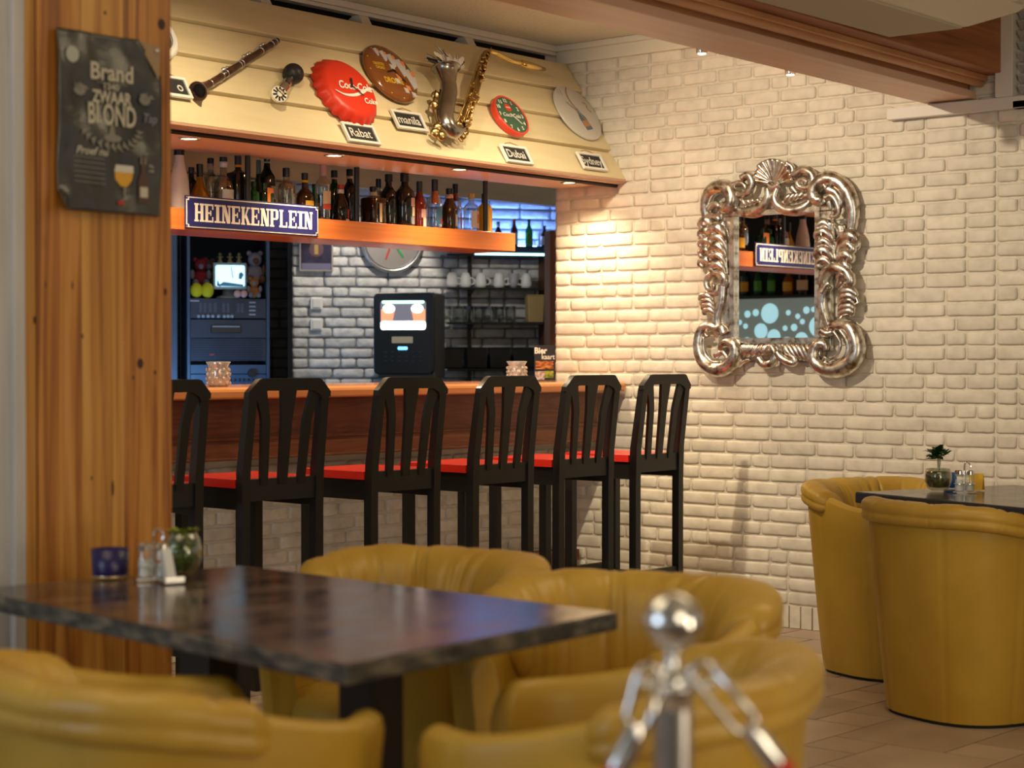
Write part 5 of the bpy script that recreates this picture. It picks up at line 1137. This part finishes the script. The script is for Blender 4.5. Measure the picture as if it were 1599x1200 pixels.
MB().prism(rrect(sx0, sx1, sz0, sz1, .02), -.004, .0, Ty).build('lit_panel', M('lit_screen', (.05, .05, .06), .3, emis=(.20, .19, .23), es=.8), cm, fixn=True)
MB().prism(rrect(sx0+.002, sx1-.002, sz0+.002, sz0+(sz1-sz0)*.30, .014), -.006, -.003, Ty).build('lit_tray', M('lit_white', (1, 1, 1), .5, emis=(1, .97, .90), es=4), cm, fixn=True)
MB().prism(rrect(sx0+.01, sx1-.01, sz1-.020, sz1-.002, .008), -.006, -.003, Ty).build('lit_top_edge', M('lit_green', (1, 1, 1), .5, emis=(.45, 1, .72), es=1.6), cm, fixn=True)
sw = sx1-sx0; sh_ = sz1-sz0
for s_, cx in ((1, sx0+sw*.17), (-1, sx1-sw*.17)):
    MB().prism([(cx-s_*sw*.15, sz0+sh_*.25), (cx+s_*sw*.09, sz0+sh_*.25), (cx+s_*sw*.15, sz0+sh_*.7), (cx-s_*sw*.15, sz0+sh_*.7)], -.0055, -.003, Ty).build('lit_cup', M('lit_cup_red', (1, .3, .2), .5, emis=(1, .22, .10), es=1.6), cm, fixn=True)
    MB().prism([(cx+s_*sw*.02+sw*.13*math.cos(2*PI*k/24), sz0+sh_*.72+sh_*.15*math.sin(2*PI*k/24)) for k in range(24)], -.008, -.003, Ty).build('lit_cup_top', M('lit_white', (1, 1, 1), .5), cm, fixn=True)
MB().prism(rrect(wdt*.31, wdt*.66, z0_+hh*.385, z0_+hh*.465, .004), -.003, .0, Ty).build('display', M('display_olive', (.28, .25, .17), .4, emis=(.28, .24, .15), es=.5), cm, fixn=True)
MB().prism(rrect(wdt*.41, wdt*.57, z0_+hh*.302, z0_+hh*.340, .006), -.003, .0, Ty).build('blue_button', M('lit_blue', (.1, .4, 1), .4, emis=(.12, .45, 1), es=3), cm, fixn=True)
kb = MB()
for r_ in range(3):
    for k in range(6): kb.box(wdt*(.18+k*.115), wdt*(.18+k*.115)+.016, -.002, 0, z0_+hh*(.27-r_*.055), z0_+hh*(.27-r_*.055)+.006)
kb.build('keypad', M('keypad_grey', (.06, .07, .07), .5), cm)
# small white switches, framed picture, steel clock on the back wall
def onback(px, py, off=.02):
    d = ray(px, py); t_ = ((P0+nB*off-EYE).dot(nB))/d.dot(nB); return EYE+d*t_
for (px, py, nm) in ((494, 474, 'upper'), (494, 507, 'lower')):
    p = onback(px, py, .02); t = thing('wall_switch', 'white square switch on the grey brick back wall, '+nm+' of the two', 'switch', p, RB, 'switches on the back wall')
    MB().box(-.038, .038, -.012, .0, -.038, .038).build('plate', m_white, t, bevel=.005); MB().box(-.026, .026, -.018, -.010, -.028, .028).build('rocker', m_offw, t, bevel=.003)
p = onback(493, 385, .02); t = thing('framed_picture', 'small dark framed picture under the shelf on the back wall', 'picture', p, RB)
MB().box(-.105, .105, -.018, 0, -.155, .16).build('frame', m_steel, t, bevel=.003); MB().box(-.095, .095, -.020, -.017, -.145, .15).build('print', MN('picture_navy', [(.3, (.012, .012, .03)), (.7, (.05, .04, .09))], nscale=14, rough=.3), t)
MB().lathe([(.045, 0), (.033, .001), (.033, -.001)], 24, TR(0, -.0205, -.02, PI/2)).build('printed_ring', M('picture_maroon', (.12, .06, .07), .5), t); MB().box(-.012, .012, -.022, -.0195, -.05, .01).build('printed_glass', M('picture_gold', (.45, .28, .08), .4), t); MB().box(-.09, .09, -.0215, -.0195, -.145, -.105).build('printed_text_strip', M('picture_lilac', (.16, .15, .24), .4), t)
p = onback(612, 377, .03); t = thing('steel_wall_clock', 'large round steel wall clock half hidden behind the hanging shelf', 'clock', p, RB)
q = Matrix.Rotation(PI/2, 4, 'X')
MB().lathe([(.170, .03), (.186, -.015), (.196, .0), (.196, .022), (.186, .030), (.176, .026), (.170, .012)], 48, q, cap=False).build('rim', m_steel, t, smooth='all')
MB().lathe([(.176, .010), (0, .0105)], 48, q).build('face', M('brushed_face', (.55, .55, .56), .35, 1), t)
for a in (-160, 145): MB().box(-.006, .006, -.016, -.0125, 0, .12, Matrix.Rotation(R(a), 4, 'Y')).build('hand', M('hand_green', (.03, .30, .10), .4) if a > 0 else M('hand_red', (.5, .05, .03), .4), t)

# shelves at the right of the back wall
sf = thing('glass_rack_shelves', 'black wall shelves of cups and glasses with a blue light strip', 'shelf unit', onback(697, 590, .02)*1, RB)
so = onback(697, 590, .02); so.z = 0; sf.location = so
def sl(px, py, y=-.18):  # local coordinates on the shelf front plane
    d = ray(px, py); pl0 = so+nB*(-y); t_ = (pl0-EYE).dot(nB)/d.dot(nB); P = EYE+d*t_-so; return P.dot(EB), P.z
WL = sl(853, 450)[0]; XL = sl(697, 450)[0]
zsh = []
for k, py in enumerate((399, 451, 505, 577)):
    z = sl(780, py)[1]; zsh.append(z)
    MB().box(XL, WL, -.20, -.012, z-.008, z+.006).build('shelf_board', M('dark_glass_shelf', (.015, .017, .018), .15), sf, bevel=.002)
xp = sl(733, 480, -.02)[0]; MB().box(xp-.010, xp+.010, -.03, -.006, 1.06, zsh[0]).build('upright', m_black, sf); 
for z in zsh[:3]: MB().prism([(-.012, z-.008), (-.13, z-.008), (-.012, z-.045)], xp-.008, xp+.008, Matrix(((0, 0, 1, 0), (1, 0, 0, 0), (0, 1, 0, 0), (0, 0, 0, 1)))).build('bracket', m_black, sf, fixn=True)
xs = sl(740, 397)[0]
MB().box(xs, WL-.01, -.208, -.200, zsh[0]+.0, zsh[0]+.014).build('light_strip', M('led_cyan', (.5, .9, 1), .5, emis=(.42, .88, 1), es=3.0), sf)
MB().box(XL+.12, WL-.02, -.19, -.012, zsh[0]+.018, zsh[0]+.055).build('upper_box', M('blue_black_box', (.01, .018, .03), .4), sf)
zb = sl(826, 385)[1]; MB().box(XL+.12, WL-.02, -.19, -.012, zb-.008, zb).build('bottle_board', M('blue_lit_board', (.02, .03, .05), .3), sf)
MB().box(XL+.13, WL-.02, -.03, -.024, zb+.003, zb+.012).build('blue_tube', M('led_blue', (.2, .4, 1), .5, emis=(.20, .42, 1), es=26), sf)
lamp('shelf_blue_light', 'AREA', (so+EB*(XL+.45)+nB*.10+Vector((0, 0, zb+.03))), 5.5, (.14, .30, 1.0), (so+EB*(XL+.45)+nB*.02+Vector((0, 0, zb+.35))), .6, size_y=.05)
lamp('shelf_fill', 'SPOT', atD(700, 330, 10.6), 14, (1, .93, .82), atD(775, 450, 11.6), .02, 36, .6)  # added spot without a fixture, brightens the cups and glasses
# side panel of the shelves
t = MB(); pa = sl(853, 400, -.24)[0]; t.box(WL+.0, WL+.022, -.26, -.0, 1.06, sl(855, 361, -.25)[1]); t.build('side_panel', MN('reddish_panel', [(.3, (.06, .022, .012)), (.7, (.14, .055, .025))], (1, 1, .3), 8, 4, .5), sf)
# shelf wall end panel
p = atD(864, 560, 10.3); tag(MB().box(-.022, .022, -.015, .10, 0, atD(864, 361, 10.3).z, Matrix.Translation((p.x, p.y, 0)) @ Matrix.Rotation(RB, 4, 'Z')).build('end_post', MN('brown_post_wood', [(.3, (.16, .065, .030)), (.7, (.27, .12, .055))], (8, 8, .5), 3, 4, .5)), 'brown wooden post behind the end of the white brick wall', 'post')
def shelfpt(px, z, y): d = ray(px, 480); pl0 = so+nB*(-y); t_ = (pl0-EYE).dot(nB)/d.dot(nB); P = EYE+d*t_; return (P.x, P.y, z)
def mk_cup(label, px, z, tilt):
    t = thing('coffee_cup', label, 'cup', shelfpt(px, z+.0065, -.13), RB, 'cups on the back bar shelf')
    up = tilt; pr = [(0, 0), (.030, 0), (.036, .02), (.030, .07), (.020, .092), (0, .094)] if not up else [(0, .0), (.018, 0), (.024, .02), (.036, .09), (.034, .09), (.020, .02), (0, .008)]
    MB().lathe(pr, 24).build('cup_body', m_white if not up else M('cup_grey', (.40, .36, .40), .3), t, smooth='all')
    MB().torus((0, 0, 0), .020, .0045, 18, 6, TR(.040 if px < 800 or px > 830 else -.04, 0, .04, PI/2)).build('handle', m_white, t, smooth='all')
for px, up, nm in ((706, 0, 'first from the left'), (727, 0, 'second from the left'), (751, 0, 'third from the left, handle to the right'), (779, 0, 'fourth, just left of the upright beaker'), (802, 1, 'the only one standing mouth up'), (822, 0, 'rightmost, brightly lit')):
    mk_cup('white cup on the second back shelf, '+nm, px, zsh[1], up)
gl_names = 0
g0 = thing('drinking_glass', 'clear drinking glass on the third back shelf, leftmost of the row', 'glass', shelfpt(700, zsh[2]+.0065, -.12), RB, 'drinking glasses on the third back shelf')
MB().lathe([(0, 0), (.028, 0), (.032, .01), (.035, .10), (.033, .10), (.029, .012), (0, .010)], 20).build('glass_body', m_glass, g0, smooth='all')
for k, px in enumerate((716, 731, 747, 763, 779, 797)):
    c_ = copytree(g0); c_.location = shelfpt(px, zsh[2]+.0065, -.12-.03*(k % 2)); c_['label'] = 'clear drinking glass on the third back shelf, '+('second', 'third', 'fourth', 'fifth', 'sixth', 'seventh')[k]+' from the left'
t = thing('yellow_container', 'mustard coloured plastic container on the third back shelf', 'container', shelfpt(835, zsh[2]+.0065, -.12), RB)
MB().prism([(-.050, .0), (.046, 0), (.056, .168), (-.056, .168)], -.04, .04, Ty).build('body', M('mustard_plastic', (.42, .30, .12), .5), t, bevel=.006, fixn=True); MB().box(-.058, .058, -.044, .044, .166, .174).build('rim', M('mustard_plastic', (.42, .30, .12), .5), t, bevel=.002)
for k, px in enumerate((704, 742, 778, 815)):
    t = thing('black_bin', 'black storage bin on the lowest back shelf, '+('leftmost', 'second from left', 'third from left', 'rightmost')[k], 'bin', shelfpt(px, zsh[3]+.0065, -.12), RB, 'black bins on the lowest back shelf')
    MB().prism([(-.062, 0), (.062, 0), (.068, .125), (-.068, .125)], -.05, .05, Ty).build('body', m_blackp, t, bevel=.005, fixn=True); MB().box(-.070, .070, -.055, .055, .122, .128).build('rim', m_blackm, t)
# blue lit bottles
for px, ty, gl_, lb2, nm, kd in ((778, 347, m_dark, None, 'small dark beer bottle, leftmost on the blue lit shelf', 'beer'), (803, 342, m_redgl, c_white, 'tall dark bottle with a red cap on the blue lit shelf', 'beer'), (826, 343, m_green, c_grn, 'green beer bottle on the blue lit shelf', 'beer'), (852, 353, m_brown, c_white, 'brown beer bottle with a white label, rightmost on the blue lit shelf', 'beer')):
    px2 = px-2 if px == 852 else px
    Q = shelfpt(px2, zb+.0003, -.13); d = ray(px2, ty); pl0 = so+nB*.13; t_ = (pl0-EYE).dot(nB)/d.dot(nB); h = (EYE+d*t_).z-zb
    bottle(nm, Q, h, .0235, kd, gl_, c_red if px == 803 else (c_black if px != 826 else m_green), .06, [(.08, .50, lb2, 1.2, -.4)] if lb2 else [], (c_silver, .80, .93) if px == 778 else None, RB, 'bottles on the blue lit shelf')

# ---------------------------------------------------------------- equipment rack
D_ = 11.15
ra = atD(292, 560, D_); rb = atD(421, 560, D_); RW = (rb-ra).length
rk = thing('equipment_rack', 'blue-lit black audio rack with mixer and grilles behind the bar', 'rack', (ra.x, ra.y, 0), RB)
def rz_(py): return atD(350, py, D_).z
ztop = rz_(345)
sc_ = RW/(421-292)
MB().box(0, .018, -.01, .45, 0, ztop).box(RW-.018, RW, -.01, .45, 0, ztop).box(0, RW, .43, .45, 0, ztop).box(0, RW, -.01, .45, ztop-.02, ztop).build('cabinet', m_bluelit, rk, bevel=.002)
def rx(px): return (px-292)*sc_
def unit(name, y0, y1, mt, dep=.0): return MB().box(.02, RW-.020, dep, .30, rz_(y1), rz_(y0)).build(name, mt, rk, bevel=.002)
MB().box(.02, RW-.02, .40, .428, rz_(465)+.01, ztop-.022).box(.019, .022, .03, .40, rz_(465)+.01, ztop-.022).box(RW-.022, RW-.019, .03, .40, rz_(465)+.01, ztop-.022).build('shade_lining', m_blackm, rk)  # matt black sheets put in to give the upper compartment its shade
m_unit = MN('rack_unit_blue_lit', [(.3, (.020, .030, .046)), (.7, (.032, .050, .075))], nscale=3, rough=.4)  # blue glow put into the colour of the black units
mx = unit('mixer', 466, 497, m_unit); unit('blank_panel', 499, 528, m_unit); gr_ = unit('grille_panel', 529, 564, m_unit); am = unit('amplifier', 570, 584, M('amp_blue', (.04, .09, .15), .35)); unit('lower_amplifier', 585, 620, M('amp_blue', (.04, .09, .15), .35))
for px in (310, 317, 324.5, 332, 341, 350, 356, 362): MB().ball((rx(px), -.006, rz_(494)), .0105, 10, 6, (1, .7, 1)).build('knob', M('knob_grey', (.45, .46, .48), .4), mx)
for k in range(4): MB().box(rx(389), rx(399), -.004, 0, rz_(472+k*6.3)-.004, rz_(472+k*6.3)+.004).build('button', M('knob_grey', (.45, .46, .48), .4), mx)
MB().box(rx(296), rx(311), -.003, 0, rz_(471), rz_(469)).build('brand_strip', M('knob_grey', (.45, .46, .48), .4), mx)
for px in (313, 320, 328, 336, 349, 356, 372, 378): MB().box(rx(px)-.008, rx(px)+.008, -.002, 0, rz_(488), rz_(473)).build('fader', M('fader_grey', (.09, .10, .11), .5), mx)
MB().box(rx(329), rx(376), -.012, 0, rz_(520), rz_(508)).build('disc_slot', m_blackp, rk, bevel=.003); MB().box(rx(331), rx(374), -.014, -.011, rz_(511), rz_(509)).build('slot_edge', m_grey, rk)
kb = MB()
for r_ in range(9):
    for k in range(34): kb.ball((rx(297+k*3.35+(1.6 if r_ % 2 else 0)), -.001, rz_(532+r_*3.7)), .0042, 6, 4, (1.1, .4, .8))
kb.build('grille_holes', M('hole_black', (.004, .005, .007), .6), gr_)
MB().box(rx(327), rx(334), -.003, 0, rz_(555), rz_(553)).build('red_mark', M('mark_red', (.5, .03, .05), .5), gr_)
MB().lathe([(.026, 0), (.024, .02), (0, .02)], 24, TR(rx(393), 0, rz_(583), PI/2)).build('volume_knob', m_blackp, am, smooth=True)
for k in range(8): MB().ball((rx(352+k*7), -.004, rz_(594)), .009, 8, 5, (1, .8, 1)).build('small_knob', m_blackp, rk)
# second blue-lit cabinet side at far left
pa = atD(262, 560, D_); pb = atD(277, 560, D_)
tag(MB().box(-.3, (pb-pa).length, 0, .4, 0, ztop, Matrix.Translation((pa.x, pa.y, 0)) @ Matrix.Rotation(RB, 4, 'Z')).build('side_cabinet', m_bluelit, bevel=.003), 'blue lit metal cabinet side left of the rack, beside the pine column', 'cabinet')
lamp('rack_glow', 'AREA', atD(300, 600, 10.7)+Vector((0, 0, -.05)), 2.6, (.22, .50, 1.0), atD(350, 560, 11.2), .3)
zr = rz_(465)
def rl(px, py, y): P = atD(px, py, D_+y); return P
# monitor
t = thing('small_monitor', 'small grey tube monitor showing a bright blue white picture in the rack', 'monitor', (ra.x, ra.y, zr), RB)
x0, x1 = rx(334.5), rx(386); zz0, zz1 = rz_(451)-zr, rz_(409.5)-zr
MB().box(x0, x1, .04, .07, zz0, zz1).build('bezel', M('monitor_grey', (.30, .31, .28), .5), t, bevel=.006, smooth=True); MB().prism([(x0+.01, .07), (x1-.01, .07), (x1-.05, .25), (x0+.05, .25)], zz0+.01, zz1-.01).build('back_shell', M('monitor_grey', (.30, .31, .28), .5), t, bevel=.01)
MB().prism(rrect(x0+.012, x1-.010, zz0+.016, zz1-.014, .012), .034, .042, Ty).build('screen', M('screen_glow', (.1, .2, .3), .2, emis=(.50, .86, 1.0), es=1.5), t, fixn=True)
w_ = x1-x0; h_ = zz1-zz0; m_sd = M('screen_dark', (.01, .04, .08), .3, emis=(.03, .16, .28), es=.5)
MB().prism([(x0+w_*.12, zz0+h_*.12), (x0+w_*.90, zz0+h_*.10), (x0+w_*.90, zz0+h_*.18), (x0+w_*.30, zz0+h_*.28)], .032, .0345, Ty).prism([(x0+w_*.10, zz0+h_*.12), (x0+w_*.22, zz0+h_*.10), (x0+w_*.11, zz0+h_*.36)], .032, .0345, Ty).prism([(x0+w_*.52, zz0+h_*.86), (x0+w_*.54, zz0+h_*.86), (x0+w_*.60, zz0+h_*.42), (x0+w_*.57, zz0+h_*.44)], .032, .0345, Ty).prism([(x0+w_*.76, zz0+h_*.40), (x0+w_*.84, zz0+h_*.38), (x0+w_*.92, zz0+h_*.56), (x0+w_*.84, zz0+h_*.66), (x0+w_*.77, zz0+h_*.60)], .032, .0345, Ty).build('screen_shapes', m_sd, t, fixn=True)
MB().lathe([(0, 0), (.075, 0), (.07, .012), (.04, .02), (.035, zz0+.004), (0, zz0+.004)], 24, TR((x0+x1)/2, .12, 0)).build('stand', M('monitor_grey', (.30, .31, .28), .5), t, smooth=True)
for k, px in enumerate((344, 359.5, 373.5)):
    t2 = thing('figurine', 'tiny gold figurine on top of the monitor, '+('left', 'middle', 'right')[k]+' of three', 'figurine', rl(px, 560, .09)*1, RB, 'gold figurines on the monitor'); t2.location.z = zr+zz1
    MB().lathe([(0, 0), (.016, 0), (.014, .012), (.008, .02), (.012, .032), (.007, .042), (0, .044)], 14).ball((0, 0, .050), .010, 10, 8).ball((-.013, 0, .034), .005, 8, 6).ball((.013, 0, .034), .005, 8, 6).build('figure', M('dull_gold', (.22, .17, .06), .4, .3), t2, smooth='all')
# plain plush toys
def plush(label, px, y, s, body, belly, dz=0, feet=None):
    t = thing('plush_toy', label, 'plush toy', rl(px, 560, y), RB); t.location.z = zr+dz
    MB().ball((0, 0, .06*s), .055*s, 18, 12, (1, .85, 1.1)).build('body', body, t, smooth='all'); MB().ball((0, -.012*s, .150*s), .045*s, 18, 12).build('head', body, t, smooth='all')
    MB().ball((0, -.05*s, .140*s), .020*s, 12, 8).build('muzzle', belly, t, smooth='all')
    for s_ in (-1, 1):
        MB().ball((s_*.035*s, -.0, .190*s), .017*s, 12, 8, (1, .6, 1)).build('ear', body, t, smooth='all')
        MB().ball((s_*.058*s, -.02*s, .085*s), .022*s, 12, 8, (.8, .8, 1.6)).build('arm', belly, t, smooth='all')
        MB().ball((s_*.038*s, -.05*s, .026*s), .026*s, 14, 10, (.9, 1.2, 1)).build('foot', feet or belly, t, smooth='all')
m_pr = M('plush_red', (.25, .012, .012), .9); m_pb = M('plush_brown', (.13, .05, .025), .9); m_pw = M('plush_pale', (.22, .18, .19), .9); m_po = M('plush_orange', (.34, .12, .02), .9); m_py = M('plush_yellow', (.72, .62, .01), .75); m_pk = M('plush_pink', (.72, .40, .34), .8)
plush('red plush toy with pale muzzle at the back left of the rack shelf', 313, .16, .85, m_pr, m_pw, .07)
plush('brown plush toy behind the monitor in the rack', 325, .26, .8, m_pb, m_pw, .08)
plush('pale brown plush toy at the right of the monitor', 398, .18, .95, m_pw, m_pb, .09)
plush('small orange and pale plush toy right of the monitor stand', 397, .05, .6, m_po, m_pw, 0)
MBs = thing('yellow_plush_shoes', 'pair of big bright yellow plush shoes at left of the rack shelf', 'plush toy', rl(316, 560, .05), RB); MBs.location.z = zr
for px, s_ in ((307, 1), (324, 1)):
    X = (px-316)*sc_; MB().ball((X, 0, .044), .045, 20, 14, (.84, .8, 1.0 if px == 307 else 1.05)).build('shoe', m_py, MBs, smooth='all')
MBs = thing('pink_plush_shoes', 'pair of small pink plush shoes below the monitor', 'plush toy', rl(376, 560, .0), RB); MBs.location.z = zr
for px in (371, 381): MB().ball(((px-376)*sc_, 0, .022), .022, 16, 10, (1, .8, 1)).build('shoe', m_pk, MBs, smooth='all')

# left end of the bar, seen only in the mirror: bottle shelf over frosted panel with printed circles
t = thing('frosted_screen', 'frosted glass screen printed with pale circles at the left end of the bar', 'screen', (4.0, 6.0, .9))
MB().box(-.03, -.01, 0, 2.4, 0, .76).build('glass', M('frosted_panel', (.22, .26, .24), .5, emis=(.22, .26, .22), es=.35), t)
rnd = random.Random(6); cb_ = MB(); placed = []
for k in range(2500):
    r_ = rnd.choice((.018, .024, .03, .05, .052, .068)); y = rnd.uniform(.1, 2.3); z = rnd.uniform(.08, .68)
    if all(math.hypot(y-a, z-b) > r_+c+.008 for a, b, c in placed) and r_ < z < .76-r_*.9: placed.append((y, z, r_))
for y, z, r_ in placed: cb_.lathe([(r_, 0), (r_, .003), (0, .003)], 28, TR(-.010, y, z, 0, PI/2))
cb_.build('circles', M('pale_circles', (.5, .7, .72), .5, emis=(.34, .62, .68), es=.9), t)
MB().box(-.2, .02, 0, 2.4, .755, .775).build('ledge', m_blackp, t)
for k, (y, h, r_, kd, gl_, cp, lb2) in enumerate(((6.45, .20, .036, 'spirit', m_amber, c_black, c_cream), (6.57, .19, .042, 'round', m_brown, c_gold, c_cream), (6.70, .23, .034, 'spirit', m_redgl, c_black, c_white), (6.83, .22, .036, 'square', m_brown, c_black, c_cream), (6.96, .20, .038, 'round', m_amber, c_gold, c_yel), (7.09, .23, .033, 'long', m_green, c_dgreen, c_grn), (7.20, .23, .033, 'long', m_green, c_dgreen, c_grn), (7.31, .22, .036, 'spirit', m_dgreen, c_black, c_yel), (7.44, .22, .036, 'spirit', m_dark, c_black, c_cream))):
    bottle('%s bottle on the ledge above the frosted screen, number %s from its near end' % (('amber', 'brown round', 'dark red', 'brown square', 'amber round', 'green', 'bright green', 'dark green', 'black')[k], ('one', 'two', 'three', 'four', 'five', 'six', 'seven', 'eight', 'nine')[k]), (3.92, y, 1.6755), h, r_, kd, gl_, cp, .14, [(.15, .45, lb2, 1.2, PI/2)], None, 0, 'bottles above the frosted screen')
struct('wall_left', MB().box(3.7, 3.76, 6.0, 10, 0, 2.83), m_blackm)

# ---------------------------------------------------------------- chrome barrier post with ropes
D_ = 2.10; bp = atD(1050, 972, D_)
t = thing('barrier_post', 'polished chrome barrier post with round ball top in the foreground', 'barrier post', (bp.x, bp.y, .004))
zb_ = bp.z-.004
MB().ball((0, 0, zb_), .0325, 32, 24).build('ball_top', m_chrome, t, smooth='all')
MB().lathe([(.0, zb_-.095), (.0235, zb_-.095), (.0235, zb_-.060), (.012, zb_-.052), (.009, zb_-.045), (.0085, zb_-.030), (0, zb_-.030)], 28).build('neck_collar', m_chrome, t, smooth='all')
MB().lathe([(0, .02), (.0225, .02), (.0225, zb_-.095), (0, zb_-.095)], 28).build('pole', m_steel, t, smooth=True)
MB().lathe([(0, 0), (.16, 0), (.16, .008), (.12, .018), (.04, .028), (.0225, .032), (0, .032)], 40).build('base', m_chrome, t, smooth=True)
T = Matrix.Translation((0, 0, zb_-.068)) @ Matrix.Rotation(YAW-PI/2, 4, 'Z')
for sx_, sy_, nm in ((-1, 0, 'rope_loop'), (1, 0, 'rope_loop'), (0, -1, 'rope_loop')):
    MB().torus((sx_*.034, sy_*.034, 0), .013, .0032, 20, 8, T).build(nm, m_chrome, t, smooth='all')
def hook_rope(label, pts_px, D1, col):
    P = [atD(x, y, D1) for x, y in pts_px]; o_ = thing('barrier_rope', label, 'rope', P[-1]-Vector((0, 0, .0)), 0)
    L_ = [p_-P[-1] for p_ in P]; a, b = L_[0], L_[1]; ax_ = (b-a).normalized(); sd_ = ax_.cross(FW).normalized()
    ov = []
    wd = .013
    n_ = 16
    c0 = a+ax_*wd; c1 = b-ax_*wd
    for k in range(n_+1): an = PI*k/n_; ov.append(c0+sd_*wd*math.cos(an)-ax_*wd*math.sin(an))
    for k in range(n_+1): an = PI*k/n_; ov.append(c1-sd_*wd*math.cos(an)+ax_*wd*math.sin(an))
    ov.append(ov[0]); MB().tube(ov, .0042, 8).build('snap_hook', m_chrome, o_, smooth='all')
    MB().tube([b-ax_*.006, b+ax_*.01, L_[2]], [.008, .013, .0145], 16).build('end_cap', m_chrome, o_, smooth=True)
    S = smoothpath(L_[2:], 6); MB().tube(S, .0135, 14).build('rope', col, o_, smooth='all')
hook_rope('red barrier rope with chrome hook hanging right of the chrome post', [(1086, 1040), (1172, 1140), (1212, 1192), (1262, 1262), (1330, 1330), (1420, 1380)], 2.08, M('red_rope', (.55, .02, .02), .8))
hook_rope('barrier rope with chrome hook hanging left of the chrome post', [(1018, 1042), (992, 1140), (965, 1200), (930, 1270), (870, 1340), (790, 1390)], 2.08, M('red_rope', (.55, .02, .02), .8))
